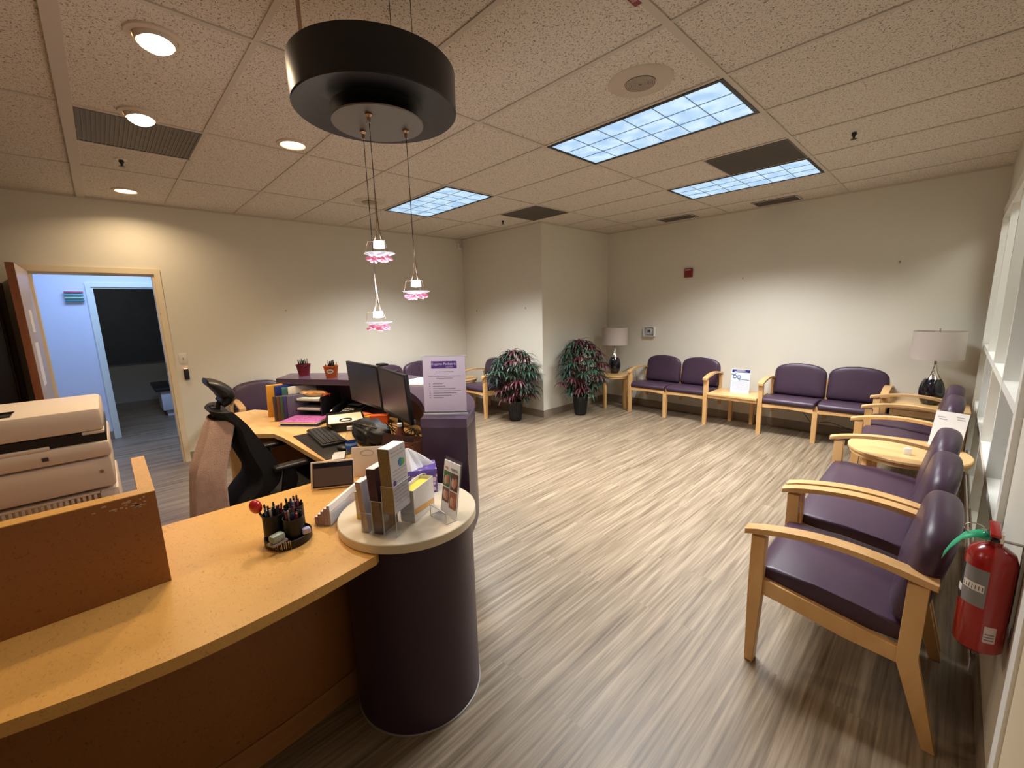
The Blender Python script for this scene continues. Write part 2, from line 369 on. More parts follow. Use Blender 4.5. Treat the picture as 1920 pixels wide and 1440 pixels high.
# door casings
def casing(name, x, y0, y1, z, m, th=0.018, wd=0.05, side=1, depth=0.12):
    bm = bmesh.new()
    add_span(bm, (x, y0-wd, 0), (x+side*th, y0, z+wd)); add_span(bm, (x, y1, 0), (x+side*th, y1+wd, z+wd)); add_span(bm, (x, y0, z), (x+side*th, y1, z+wd))
    add_span(bm, (x-side*depth, y0, 0), (x, y0+0.018, z)); add_span(bm, (x-side*depth, y1-0.018, 0), (x, y1, z)); add_span(bm, (x-side*depth, y0+0.018, z-0.018), (x, y1-0.018, z))
    return struct(name, bm, m)
dc = casing('trim_3', XL, DY0, DY1, DZ, CASING)
casing('trim_4', HX, D2Y0, D2Y1, D2Z, mat('greenish_white_trim', (0.70, 0.74, 0.66), 0.4))
bm = bmesh.new()
for z in (0.25, 1.05, 1.75): add_span(bm, (XL-0.045, DY1-0.022, z-0.05), (XL-0.008, DY1-0.0175, z+0.05))
struct('trim_5', bm, NICKEL)
# opened door of this room, swung in against the wall line
d = struct('door_1', boxf((XL+0.01, DY0-0.045, 0.012), (XL+0.84, DY0-0.001, DZ-0.005)), REDWOOD)
boxf2 = mk(add_span, (XL+0.02, DY0-0.001, 0.02), (XL+0.838, DY0+0.0015, DZ-0.01)); obj('door_face', boxf2, mat('pale_door_face', (0.55, 0.47, 0.42), 0.4, var=0.05), d)
bm = bmesh.new(); add_span(bm, (XL+0.45, DY0+0.0015, 1.05), (XL+0.66, DY0+0.004, 1.40)); obj('door_notice', bm, PAPER, d)
bm = bmesh.new(); add_span(bm, (XL+0.42, DY0+0.0015, 1.48), (XL+0.6, DY0+0.004, 1.66)); obj('door_notice', bm, PAPER, d)
d2 = struct('door_2', boxf((HX-0.98, D2Y1-0.06, 0.012), (HX-0.13, D2Y1-0.02, D2Z-0.02)), wood('brown_door_wood', (0.12,0.06,0.035,1), (0.17,0.09,0.05,1), 0.4, (12,12,2)))
bm = bmesh.new(); add_cyl(bm, (HX-0.9, D2Y1-0.06, 1.02), (HX-0.9, D2Y1-0.11, 1.02), 0.012); add_cyl(bm, (HX-0.9, D2Y1-0.105, 1.02), (HX-0.79, D2Y1-0.105, 1.02), 0.009)
add_cyl(bm, (HX-0.9, D2Y1-0.06, 1.10), (HX-0.9, D2Y1-0.075, 1.10), 0.02); obj('door_handle', bm, CHROME, d2, 40)
# back room dark board + desk
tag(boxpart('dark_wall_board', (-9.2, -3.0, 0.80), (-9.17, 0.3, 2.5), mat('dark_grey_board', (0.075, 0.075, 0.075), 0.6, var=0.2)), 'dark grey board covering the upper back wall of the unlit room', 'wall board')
t = thing('side_desk', 'white desk with dark top in the unlit room past the hallway', 'desk', (-8.2, -1.13, 0))
boxpart('desk_top', (-0.55, -0.26, 0.42), (0.5, 0.35, 0.47), BLACK, t, 0.005)
boxpart('cabinet', (-0.15, -0.2, 0.10), (0.45, 0.33, 0.42), mat('white_cabinet', (0.75, 0.76, 0.78), 0.4), t, 0.004)
boxpart('foot', (-0.1, -0.15, 0), (0.4, 0.28, 0.10), mat('white_cabinet', (0.75, 0.76, 0.78), 0.4), t)
# exam flags
t = thing('door_signal_flags', 'row of thin coloured plastic signal flags on the bluish hallway wall', 'signal flags', (HX, -2.05, 1.86))
boxpart('bracket', (0.001, -0.075, -0.065), (0.012, 0.075, 0.07), WHITEP, t)
for z, c in ((0.06, (0.55, 0.10, 0.22)), (0.028, (0.12, 0.42, 0.45)), (-0.010, (0.35, 0.62, 0.5)), (-0.045, (0.05, 0.30, 0.33))):
    o = boxpart('flag', (0.012, -0.085, z-0.009), (0.05, 0.085, z+0.008), mat('flag_%d' % int(z*1000), c, 0.4), t, 0.003)
# tall dark cabinet left of the opened door
t = thing('tall_cabinet', 'tall dark reddish cabinet behind the opened door at the left edge', 'cabinet', (XL+0.005, -2.42, 0))
boxpart('body', (0, -1.1, 0.0), (0.40, 0, 1.90), mat('dark_red_lacquer', (0.05, 0.010, 0.010), 0.3, var=0.3, vscale=2), t, 0.004)
boxpart('door', (0.40, -0.54, 0.06), (0.42, -0.01, 1.88), mat('dark_cabinet_door', (0.014, 0.007, 0.008), 0.35), t, 0.003)
boxpart('door', (0.40, -1.09, 0.06), (0.42, -0.56, 1.88), mat('dark_red_cabinet_door', (0.10, 0.015, 0.018), 0.3), t, 0.003)

# right-hand window wall
ys = [WY0+0.03, 1.50, 2.34, 3.18, WY1-0.03]
fr = struct('window_1', (lambda: (lambda bm: (add_span(bm, (XR-0.02, WY0-0.05, WZ0), (XR+0.11, WY0+0.03, WZ1)), add_span(bm, (XR-0.02, WY1-0.03, WZ0), (XR+0.11, WY1+0.05, WZ1)),
    add_span(bm, (XR-0.02, WY0-0.05, WZ1-0.04), (XR+0.11, WY1+0.05, WZ1+0.05)), add_span(bm, (XR-0.02, WY0-0.05, 0.0), (XR+0.11, WY1+0.05, WZ0+0.03)), bm)[-1])(bmesh.new()))(), TRIM)
for y in ys[1:-1]: boxpart('mullion', (XR-0.012, y-0.022, WZ0+0.03), (XR+0.10, y+0.022, WZ1-0.04), TRIM, fr)
for z in (0.57, 1.10):
    for a, b in zip(ys, ys[1:]): boxpart('transom', (XR-0.010, a+0.0225, z-0.022), (XR+0.10, b-0.0225, z+0.022), TRIM, fr)
for a, b in zip(ys, ys[1:]):
    for z0, z1 in ((0.09, 0.548), (0.592, 1.078), (1.122, 2.23)):
        bm = bmesh.new(); add_span(bm, (XR+0.062, a+0.0226, z0), (XR+0.068, b-0.0226, z1)); obj('pane', bm, PANE, fr)
# casing near the camera on the right wall
struct('trim_6', boxf((XR-0.014, -0.275, 0), (XR, -0.20, 2.12)), TRIM)
struct('door_3', boxf((XR-0.006, -1.15, 0.01), (XR, -0.275, 2.06)), CASING)

# ------------------------------------------------------------------ ceiling fixtures
LENS = mat('prismatic_lens', (0.5, 0.6, 0.7), 0.3, emis=(0.30, 0.58, 0.98), estr=0.9)
def lens_mat():
    m = MATS['prismatic_lens']; nt = m.node_tree; b = nt.nodes['Principled BSDF']; L = nt.links.new
    tc = nt.nodes.new('ShaderNodeTexCoord'); mp = nt.nodes.new('ShaderNodeMapping'); mp.inputs['Scale'].default_value = (5.2, 5.6, 0.0); mp.inputs['Location'].default_value = (0.3, 0.1, 0)
    n = nt.nodes.new('ShaderNodeTexNoise'); n.inputs['Scale'].default_value = 1.3; n.inputs['Detail'].default_value = 1
    r = ramp(nt, [(0.35, (0.27, 0.53, 0.86, 1)), (0.65, (0.55, 0.80, 1.0, 1))])
    L(tc.outputs['Object'], mp.inputs[0]); L(mp.outputs[0], n.inputs['Vector']); L(n.outputs['Fac'], r.inputs[0]); L(r.outputs[0], b.inputs['Emission Color'])
lens_mat()
LOUV = mat('louver_blue_grey', (0.25, 0.36, 0.5), 0.4)
def troffer():
    t = thing('ceiling_light', '', 'ceiling light')
    bm = bmesh.new()
    for a, b in (((-0.60, -0.295), (0.60, -0.272)), ((-0.60, 0.272), (0.60, 0.295)), ((-0.60, -0.272), (-0.578, 0.272)), ((0.578, -0.272), (0.60, 0.272))):
        add_span(bm, (*a, -0.010), (*b, -0.001))
    obj('frame', bm, BLACK, t)
    bm = bmesh.new(); add_span(bm, (-0.578, -0.272, -0.006), (0.578, 0.272, -0.001)); obj('diffuser', bm, LENS, t)
    bm = bmesh.new()
    for k in range(1, 6): add_span(bm, (-0.578+k*0.1927-0.002, -0.272, -0.0095), (-0.578+k*0.1927+0.002, 0.272, -0.006))
    for k in range(1, 3): add_span(bm, (-0.578, -0.272+k*0.1813-0.002, -0.0095), (0.578, -0.272+k*0.1813+0.002, -0.006))
    obj('louver_grid', bm, LOUV, t)
    return t
tr0 = troffer()
for k, (x, y) in enumerate(TROFFERS):
    t = tr0 if k == 0 else copy_tree(tr0)
    t.location = (x, y, H)
    tag(t, ('fluorescent ceiling panel light left of the others, behind the hanging pendants', 'largest-looking fluorescent ceiling panel light, beside the round speaker grille', 'fluorescent ceiling panel light beyond the dark return grille, nearest the far wall')[k], 'ceiling light', 'fluorescent panel lights in the ceiling')
BULB = mat('warm_bulb', (1, 0.9, 0.7), 0.4, emis=(1.0, 0.83, 0.55), estr=9.0)
RING = mat('downlight_trim', (0.62, 0.52, 0.42), 0.4)
def downlight(tilt):
    t = thing('recessed_light', '', 'recessed light')
    bm = bmesh.new(); add_lathe(bm, [(0.072, -0.003), (0.078, -0.012), (0.098, -0.008), (0.10, -0.0005)]); obj('trim_ring', bm, RING, t, 50)
    if tilt:
        bm = bmesh.new(); add_lathe(bm, [(0.0, 0.0), (0.055, 0.0), (0.058, -0.004), (0.0, -0.006)], c=(0.02, 0.0, -0.028), rot=(0, -0.42, 0.0)); obj('bulb', bm, BULB, t, 50)
        bm = bmesh.new(); add_lathe(bm, [(0.0745, -0.004), (0.070, -0.022), (0.060, -0.035)], c=(0.004, 0, 0), rot=(0, -0.15, 0)); obj('gimbal', bm, RING, t, 50)
    else:
        bm = bmesh.new(); add_lathe(bm, [(0.0, -0.0005), (0.071, -0.0005), (0.071, -0.006), (0.0, -0.008)]); obj('bulb', bm, BULB, t, 50)
    return t
dl = [downlight(True), None, downlight(False), None]; dl[1] = copy_tree(dl[0]); dl[3] = copy_tree(dl[2])
for k, (x, y) in enumerate(DOWN):
    dl[k].location = (x, y, H)
    tag(dl[k], ('tilted recessed warm downlight nearest the camera at upper left', 'second tilted recessed warm downlight, touching the dark ceiling grille', 'flush warm downlight just left of the hanging black drum', 'flush warm downlight closest to the wall with the doorway')[k], 'recessed light', 'warm recessed downlights')
dl5 = copy_tree(dl[2]); dl5.location = (-0.55, -2.9, H); tag(dl5, 'flush warm downlight over the counter behind the camera, outside the photo', 'recessed light', 'warm recessed downlights')
def speaker(x, y, label, r=0.165):
    t = thing('ceiling_speaker', label, 'speaker', (x, y, H), 0, 'round ceiling speakers')
    obj('plate', mk(add_lathe, [(0, -0.001), (0, -0.010), (r*0.94, -0.008), (r, -0.0005)]), mat('speaker_plate', (0.56, 0.48, 0.40), 0.6), t, 40)
    obj('grille', mk(add_lathe, [(0, -0.0105), (0, -0.0125), (0.078, -0.0125), (0.08, -0.010)]), mat('speaker_grille_back', (0.17, 0.14, 0.12), 0.6), t, 40)
    bm = bmesh.new()
    for k in range(8): 
        rr = 0.012+k*0.0088; add_lathe(bm, [(rr, -0.0125), (rr, -0.0145), (rr+0.0042, -0.0145), (rr+0.0042, -0.0125)], seg=36)
    obj('rings', bm, mat('speaker_rings', (0.48, 0.41, 0.34), 0.5), t)
speaker(-0.315, 0.335, 'round ceiling speaker in front of the largest panel light')
speaker(-3.40, 0.33, 'round ceiling speaker far back above the pendant wires')
def grille(x0, x1, y0, y1, label, n, name='return_air_grille', group='dark return air grilles'):
    t = thing(name, label, 'air vent', ((x0+x1)/2, (y0+y1)/2, H), 0, group); w2, d2 = (x1-x0)/2, (y1-y0)/2
    boxpart('panel', (-w2, -d2, -0.006), (w2, d2, -0.0005), VENT, t)
    bm = bmesh.new()
    for a, b in (((-w2, -d2), (w2, -d2+0.012)), ((-w2, d2-0.012), (w2, d2)), ((-w2, -d2+0.012), (-w2+0.012, d2-0.012)), ((w2-0.012, -d2+0.012), (w2, d2-0.012))): add_span(bm, (*a, -0.009), (*b, -0.006))
    obj('frame', bm, mat('vent_rim', (0.10, 0.085, 0.07), 0.5) if name == 'return_air_grille' else TEE, t)
    bm = bmesh.new()
    for k in range(n):
        y = -d2+0.02+(2*d2-0.04)*(k+0.5)/n; add_span(bm, (-w2+0.012, y-0.003, -0.009), (w2-0.012, y+0.003, -0.006))
    obj('louvers', bm, mat('vent_louver', (0.15, 0.13, 0.11), 0.5), t)
grille(-3.036, -2.45, -1.80, -1.23, 'dark return air grille next to the recessed downlights at upper left', 26)
grille(-3.036, -2.45, 1.842, 2.426, 'dark return air grille in front of the wall corner, beside a sprinkler', 26)
grille(-0.60, -0.012, 1.842, 2.426, 'dark return air grille beside the panel light nearest the far wall', 26)
grille(-2.02, -1.56, 3.79, 4.06, 'smaller dark supply register at the far wall, left one of two', 9, 'supply_register', 'supply registers by the far wall')
grille(-0.86, -0.40, 3.81, 4.10, 'smaller dark supply register at the far wall, right one of two', 9, 'supply_register', 'supply registers by the far wall')
def sprinkler(x, y, label):
    t = thing('sprinkler_head', label, 'sprinkler', (x, y, H), 0, 'ceiling sprinkler heads')
    obj('escutcheon', mk(add_lathe, [(0, -0.0005), (0, -0.004), (0.032, -0.004), (0.036, -0.0005)]), WHITEP, t, 40)
    bm = bmesh.new(); add_lathe(bm, [(0, -0.004), (0.014, -0.006), (0.016, -0.018), (0.008, -0.03), (0.006, -0.045), (0, -0.045)], seg=16)
    add_lathe(bm, [(0, -0.045), (0.018, -0.046), (0.018, -0.049), (0, -0.05)], seg=16); obj('head', bm, BLACK, t, 40)
sprinkler(0.325, 2.09, 'sprinkler head in the ceiling nearest the right wall')
sprinkler(-3.28, 2.10, 'sprinkler head in the ceiling near the wall corner and dark grille')
sprinkler(-3.35, -1.585, 'sprinkler head in the ceiling between the dark grille and a downlight')
t = thing('motion_sensor', 'small white motion sensor high in the left far corner', 'sensor', (XL, 2.50, 2.58))
boxpart('housing', (0, -0.035, -0.055), (0.04, 0.035, 0.055), WHITEP, t, 0.008); boxpart('lens', (0.04, -0.02, -0.02), (0.046, 0.02, 0.03), mat('pearl_lens', (0.5,0.45,0.4), 0.3), t, 0.003)
t = thing('ceiling_strobe', 'white fire strobe plate with red lettering cut off by the top frame edge', 'fire strobe', (-0.035, -0.215, H))
boxpart('plate', (0, -0.13, -0.022), (0.11, 0, -0.0005), mat('strobe_plate', (0.55, 0.49, 0.43), 0.45), t, 0.004)
boxpart('red_band', (0.012, -0.124, -0.0235), (0.040, -0.004, -0.022), mat('strobe_red', (0.22, 0.03, 0.04), 0.4), t)
text('lettering', 'FIRE', 0.022, mat('strobe_letter', (0.55, 0.42, 0.42), 0.5), t, (0.026, -0.05, -0.0238), (PI, 0, PI/2), 0.0004)

# ------------------------------------------------------------------ black drum and pendants
CX, CY = -0.49, -1.075
t = thing('pendant_canopy', 'large black drum hanging from the ceiling above the round purple column', 'pendant canopy', (CX, CY, 2.225))
bm = bmesh.new(); add_lathe(bm, [(0.15, 0.010), (0.262, 0.0), (0.266, 0.004), (0.267, 0.125), (0.262, 0.128), (0.03, 0.128), (0.03, 0.10), (0.15, 0.03), (0.15, 0.010)], seg=96); obj('drum', bm, BLACKM, t, 35)
bm = bmesh.new(); add_lathe(bm, [(0.0, 0.0), (0.11, 0.0), (0.12, 0.03), (0.0, 0.035)], seg=64); add_lathe(bm, [(0.11, 0.0), (0.17, 0.016)], seg=64); obj('inner_hub', bm, BLACK, t, 35)
bm = bmesh.new(); add_lathe(bm, [(0, -0.034), (0.150, -0.034), (0.152, -0.030), (0.10, -0.012), (0, -0.010)], seg=64); obj('mounting_plate', bm, mat('dull_nickel', (0.24, 0.225, 0.20), 0.45, 1.0), t, 35)
bm = bmesh.new(); add_cyl(bm, (-0.03, -0.218, 0.12), (-0.03, -0.218, H-2.225), 0.006); obj('support_rod', bm, COPPER, t, 40)
for a in ((0.118, 0.005), (0.12, 0.08)):
    bm = bmesh.new(); add_cyl(bm, (*a, 0.12), (*a, H-2.225), 0.0012, seg=8); obj('support_wire', bm, BLACK, t)
bm = bmesh.new(); add_lathe(bm, [(0, H-2.225), (0.02, H-2.226), (0.02, H-2.24), (0, H-2.245)], c=(-0.03, -0.218, 0)); obj('ceiling_cup', bm, COPPER, t, 40)
PINKG = mat('pink_glass_beads', (0.80, 0.22, 0.34), 0.15, trans=0.35, emis=(1.0, 0.40, 0.55), estr=0.22)
WHGLOW = mat('glowing_lamp_core', (1, 1, 1), 0.3, emis=(0.95, 0.97, 1.0), estr=7.0)
FROST = mat('frosted_glass', (0.7, 0.7, 0.75), 0.15, trans=0.8, emis=(0.9, 0.9, 1.0), estr=0.22)
def pendant(x, y, zs, label, seed):
    rnd = random.Random(seed)
    t = thing('pendant_light', label, 'pendant light', (x, y, zs), 0, 'glass flower pendants')
    top = 2.19-zs
    bm = bmesh.new(); add_lathe(bm, [(0, 0), (0.012, 0), (0.012, -0.004), (0.006, -0.010), (0.005, -0.026), (0.0, -0.028)], c=(0, 0, top), seg=20); obj('ferrule', bm, COPPER, t, 40)
    bm = bmesh.new(); add_cyl(bm, (0, 0, 0.19), (0, 0, top-0.02), 0.0013, seg=8); obj('cable', bm, BLACK, t)
    bm = bmesh.new()
    for k in range(4):
        a = k*PI/2+0.5; add_tube(bm, [(0.002*math.cos(a), 0.002*math.sin(a), 0.19), (0.003*math.cos(a), 0.003*math.sin(a), 0.13), (0.007*math.cos(a), 0.007*math.sin(a), 0.08), (0.018*math.cos(a), 0.018*math.sin(a), 0.052)], 0.0015, 6)
    for k in range(3):
        a = k*2*PI/3+0.15; add_tube(bm, [(0.018*math.cos(a), 0.018*math.sin(a), 0.050), (0.036*math.cos(a), 0.036*math.sin(a), 0.050), (0.046*math.cos(a), 0.046*math.sin(a), 0.012)], 0.0011, 6)
    obj('wire_frame', bm, COPPER, t, 60)
    obj('lamp_core', mk(add_lathe, [(0, 0.052), (0.017, 0.052), (0.019, 0.030), (0, 0.027)], seg=20), WHGLOW, t, 40)
    obj('glass_dish', mk(add_lathe, [(0.0, 0.004), (0.03, 0.006), (0.050, 0.013), (0.051, 0.011), (0.03, 0.003), (0, 0.001)], seg=36), FROST, t, 60)
    bm = bmesh.new()
    for k in range(16):
        a = k*2.4; r = 0.010+0.030*math.sqrt(k/16)
        p = Matrix.Translation((r*math.cos(a), r*math.sin(a), -0.006+rnd.uniform(-0.006, 0.004))) @ Euler((rnd.random(), rnd.random(), rnd.random())).to_matrix().to_4x4() @ Matrix.Diagonal((1.2, 0.8, 0.7, 1))
        bmesh.ops.create_icosphere(bm, subdivisions=2, radius=rnd.uniform(0.006, 0.010), matrix=p)
    obj('glass_petals', bm, PINKG, t, 80)
    l = bpy.data.lights.new('pendant_bulb', 'POINT'); l.energy = 2.6; l.shadow_soft_size = 0.012; l.color = (0.95, 0.95, 1.0)
    lo = bpy.data.objects.new('pendant_bulb', l); C.objects.link(lo); lo.parent = t; lo.location = (0, 0, -0.07); lo.visible_camera = False
pendant(-0.432, -1.138, 1.745, 'highest of three pendants, clear dish with few pink petals', 1)
pendant(-0.469, -0.982, 1.622, 'right pendant with pink glass petals, lower than the highest', 2)
pendant(-0.570, -1.093, 1.512, 'lowest pendant, pink glass petals under a thin wire frame', 3)

# ------------------------------------------------------------------ reception counters
t = thing('column_table', 'round dark purple column with a cream disk top at the counter end', 'column table', (-0.482, -1.075, 0))
obj('column', mk(add_lathe, [(0.0, 0.0), (0.249, 0.0), (0.249, 0.7495), (0, 0.7495)], seg=96), PURP, t, 35)
obj('base_ring', mk(add_lathe, [(0.2495, 0.0), (0.254, 0.0), (0.254, 0.004), (0.2495, 0.006)], seg=96), mat('floor_sealant', (0.26,0.24,0.22), 0.4), t, 35)
obj('disk_top', mk(add_lathe, [(0, 0.7505), (0.262, 0.7505), (0.2655, 0.753), (0.2655, 0.783), (0.263, 0.7855), (0, 0.7855)], seg=96), CREAMTOP, t, 35)

K = 0.75
outer = spline([(-0.78, -3.2), (-0.49, -2.6), (-0.372, -2.30), (-0.318, -2.10), (-0.288, -1.95), (-0.272, -1.80), (-0.276, -1.65), (-0.293, -1.48), (-0.325, -1.295)], 6)
t = thing('reception_counter', 'honey-coloured curved reception counter running from lower left to the purple column', 'counter', (0, 0, 0))
poly = list(outer)+[(-0.482+0.2505*math.cos(math.radians(a)), -1.075+0.2505*math.sin(math.radians(a))) for a in range(-55, -222, -6)]+[(-1.146, -1.045), (-1.146, -1.79), (-1.152, -3.2)]
bm = bmesh.new(); add_prism(bm, poly, K-0.034, K-0.0005, 'z'); obj('worktop', bm, LAM, t)
inset = [(x-0.305, y) for x, y in outer]+[(-0.655, -1.255)]; inset2 = [(x-0.018, y) for x, y in inset]
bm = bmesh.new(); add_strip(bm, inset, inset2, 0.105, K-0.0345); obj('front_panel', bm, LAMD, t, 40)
bm = bmesh.new(); add_strip(bm, [(x+0.004, y) for x, y in inset], inset2, 0.0, 0.102); obj('base_strip', bm, wood('worn_base_wood', (0.30,0.13,0.045,1), (0.42,0.20,0.075,1), 0.4, (20,3,20)), t, 40)
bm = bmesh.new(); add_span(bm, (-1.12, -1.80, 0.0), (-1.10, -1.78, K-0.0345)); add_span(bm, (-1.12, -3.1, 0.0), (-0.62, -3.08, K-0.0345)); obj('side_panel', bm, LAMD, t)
t = thing('privacy_screen', 'low honey-coloured L-shaped screen standing on the reception counter before the printer', 'privacy screen', (-0.67, -1.808, K))
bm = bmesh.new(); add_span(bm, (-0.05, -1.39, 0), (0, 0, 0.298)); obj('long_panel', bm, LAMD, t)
bm = bmesh.new(); add_span(bm, (-0.05, -1.39, 0.298), (0, 0, 0.3005)); add_span(bm, (-0.46, -0.038, 0.298), (-0.0505, 0, 0.3005)); obj('top_edge', bm, LAM, t)
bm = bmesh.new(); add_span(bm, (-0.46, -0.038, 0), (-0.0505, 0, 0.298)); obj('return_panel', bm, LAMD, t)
bm = bmesh.new(); rr = random.Random(5)
for k in range(26):
    y, z = -0.022-abs(rr.gauss(0, 0.035)), 0.277+rr.uniform(-0.014, 0.012); add_span(bm, (0.0, y-rr.uniform(0.004, 0.014), z-0.002), (0.0006, y, z+rr.uniform(0.0, 0.003)))
obj('worn_patch', bm, mat('chipped_laminate', (0.55, 0.36, 0.22), 0.8), t)

# purple raised counter
outP = spline([(-0.615, -0.665), (-0.735, -0.525), (-0.89, -0.395), (-1.06, -0.295), (-1.40, -0.160), (-1.75, -0.095), (-2.1, -0.095), (-2.45, -0.215), (-2.70, -0.375), (-3.11, -0.70)], 5)
inP = spline([(-0.79, -0.81), (-0.885, -0.72), (-1.035, -0.640), (-1.20, -0.565), (-1.42, -0.490), (-1.70, -0.440), (-1.98, -0.445), (-2.20, -0.500), (-2.40, -0.600), (-2.87, -0.887)], 5)
T = 1.05
t = thing('raised_counter', 'curved purple raised counter wrapping round behind the monitors', 'counter', (0, 0, 0))
bm = bmesh.new(); add_strip(bm, outP, inP, T-0.045, T); obj('counter_top', bm, PURPTOP, t, 40)
def lerp2(A, B, f): return [tuple(a+(b-a)*f for a, b in zip(p, q)) for p, q in zip(A, B)]
bm = bmesh.new(); add_strip(bm, lerp2(outP, inP, 0.004), lerp2(outP, inP, 0.55), 0.45, T-0.045); obj('apron', bm, PURP, t, 40)
bm = bmesh.new(); add_strip(bm, lerp2(outP, inP, 0.25), lerp2(outP, inP, 0.5), 0.0, 0.45); obj('base_wall', bm, PURP, t, 40)
n1 = 4
bm = bmesh.new(); add_strip(bm, lerp2(outP, inP, 0.55)[:n1], lerp2(outP, inP, 0.995)[:n1], 0.45, T-0.045); obj('end_box', bm, PURP, t, 40)
# staff desk
t = thing('staff_desk', 'maple L-shaped staff desk with black keyboard, files and papers on it', 'desk', (0, 0, 0))
poly = [(-1.15, -1.048), (-2.15, -1.073), (-2.30, -1.09), (-2.435, -1.215), (-2.60, -1.30), (-3.30, -1.25), (-3.30, -0.98)]+lerp2(outP, inP, 0.56)[7:][::-1]+[(-0.95, -0.72), (-1.00, -0.995)]
D = 0.74
bm = bmesh.new(); add_prism(bm, poly, D-0.03, D, 'z'); obj('worktop', bm, MAPLE_TOP, t)
boxpart('desk_panel', (-3.28, -1.22, 0), (-3.26, -1.0, D-0.0301), MAPLE, t); boxpart('desk_panel', (-2.5, -0.72, 0.0), (-1.9, -0.70, D-0.0301), MAPLE, t)
boxpart('file_pedestal', (-2.95, -1.18, 0.02), (-2.55, -0.78, D-0.031), wood('pedestal_wood', (0.36,0.18,0.07,1), (0.48,0.26,0.11,1), 0.4, (6,6,6)), t, 0.004)

# ------------------------------------------------------------------ seating
def cushion_back(w):
    n = 24; out = [(-w/2+0.03, 0.0), (w/2-0.03, 0.0), (w/2-0.008, 0.008), (w/2, 0.03), (w/2, 0.17)]
    for k in range(n+1):
        a = PI*k/n; cx, sy = math.cos(a), math.sin(a)
        out.append((w/2*math.copysign(abs(cx)**0.42, cx), 0.24+0.118*abs(sy)**0.55+0.045*(1-abs(math.copysign(abs(cx)**0.42, cx))**1.8)))
    return out+[(-w/2, 0.17), (-w/2, 0.03), (-w/2+0.008, 0.008)]
def add_pillow(bm, outline, ht, m):
    cz = sum(p[1] for p in outline)/len(outline); n = len(outline)
    S = [1.0, 0.99, 0.965, 0.925, 0.87, 0.78, 0.6, 0.3]
    def ring(sv, sg):
        y = sg*ht*(max(0, 1-sv**9)**0.5)*(1+0.06*(1-sv))
        return [bm.verts.new(m @ Vector((x*sv, y, cz+(z-cz)*sv))) for x, z in outline]
    rings = [ring(v, -1) for v in S[::-1]]+[ring(v, 1) for v in S[1:]]
    for A, B in zip(rings, rings[1:]):
        for k in range(n): bm.faces.new((A[k], A[(k+1) % n], B[(k+1) % n], B[k]))
    for R_, sg in ((rings[0], -1), (rings[-1], 1)):
        c = bm.verts.new(m @ Vector((0, sg*ht*1.06, cz)))
        for k in range(n): bm.faces.new((R_[k], R_[(k+1) % n], c))
SW = 0.56
def bench(name, label, cat, seats, arms, loc, rz, group=None, w=SW, mid_post=True):
    """local x along the bench from 0, front at y=0, back at +y"""
    t = thing(name, label, cat, loc, rz, group)
    L = 0.0475
    for i in range(seats+1):
        x = i*w; has = i in arms
        ztop = 0.592 if has else 0.345
        bm = bmesh.new(); add_prism(bm, [(-0.028, ztop), (0.025, ztop), (0.025, 0.36), (0.012, 0.0), (-0.022, 0.0), (-0.028, 0.36)], x-L/2, x+L/2, 'x', bev=0.003); obj('front_leg', bm, MAPLE, t, 30)
        zt = 0.60 if has else 0.66
        bm = bmesh.new()
        if has: pl = [(0.455, 0.60), (0.512, 0.605), (0.505, 0.33), (0.585, 0.0), (0.548, 0.0), (0.452, 0.30)]
        else: pl = [(0.485, 0.66), (0.525, 0.665), (0.500, 0.33), (0.575, 0.0), (0.54, 0.0), (0.452, 0.30)]
        add_prism(bm, pl, x-0.019, x+0.019, 'x', bev=0.003); obj('rear_leg', bm, MAPLE, t, 30)
        if has:
            n = 12; top = []; bot = []
            for k in range(n+1):
                u = k/n; y = -0.055+0.585*u; z = 0.595+0.040*math.sin(PI*min(1, u*1.02))**0.9+0.012*u
                top.append((y, z+0.022)); bot.append((y, z-0.004+0.006*math.sin(PI*u)))
            bm = bmesh.new(); add_prism(bm, top+bot[::-1], x-0.030, x+0.030, 'x', bev=0.006); obj('armrest', bm, MAPLE, t, 35)
        bm = bmesh.new(); add_prism(bm, [(0.025, 0.405), (0.455, 0.345), (0.455, 0.285), (0.30, 0.295), (0.15, 0.32), (0.025, 0.335)], x-0.013, x+0.013, 'x', bev=0.002); obj('side_rail', bm, MAPLE, t, 30)
    bm = bmesh.new()
    for i in range(seats):
        n = 10; x0, x1 = i*w+L/2, (i+1)*w-L/2
        poly = [(x0, 0.372), (x1, 0.372)]+[(x1-(x1-x0)*k/n, 0.330+0.012*math.sin(PI*k/n)) for k in range(n+1)]
        add_prism(bm, poly, -0.012, 0.012, 'y')
    obj('front_rail', bm, MAPLE, t)
    bm = bmesh.new(); add_span(bm, (0.02, 0.455, 0.28), (seats*w-0.02, 0.475, 0.33)); obj('rear_rail', bm, MAPLE, t)
    for i in range(seats):
        xc = (i+0.5)*w
        bm = bmesh.new(); n = 10
        pr = [(-0.005, 0.382), (-0.024, 0.398), (-0.026, 0.420), (-0.010, 0.444), (0.05, 0.456), (0.2, 0.450), (0.36, 0.432), (0.47, 0.418), (0.47, 0.35), (0.3, 0.352), (0.1, 0.372)]
        add_prism(bm, pr, xc-w/2+0.012, xc+w/2-0.012, 'x', bev=0.018); obj('seat', bm, VINYL, t, 60)
        m = Matrix.Translation((xc, 0.448, 0.425)) @ Euler((-0.20, 0, 0)).to_matrix().to_4x4()
        bm = bmesh.new(); add_pillow(bm, cushion_back(w-0.012), 0.052, m); obj('backrest', bm, VINYL, t, 180)
    return t
FY = 3.66
bench('double_armchair', 'purple double chair on the far wall beside the left table lamp', 'chair', 2, (0, 2), (-2.292, FY, 0), 0, 'purple double chairs', 0.548)
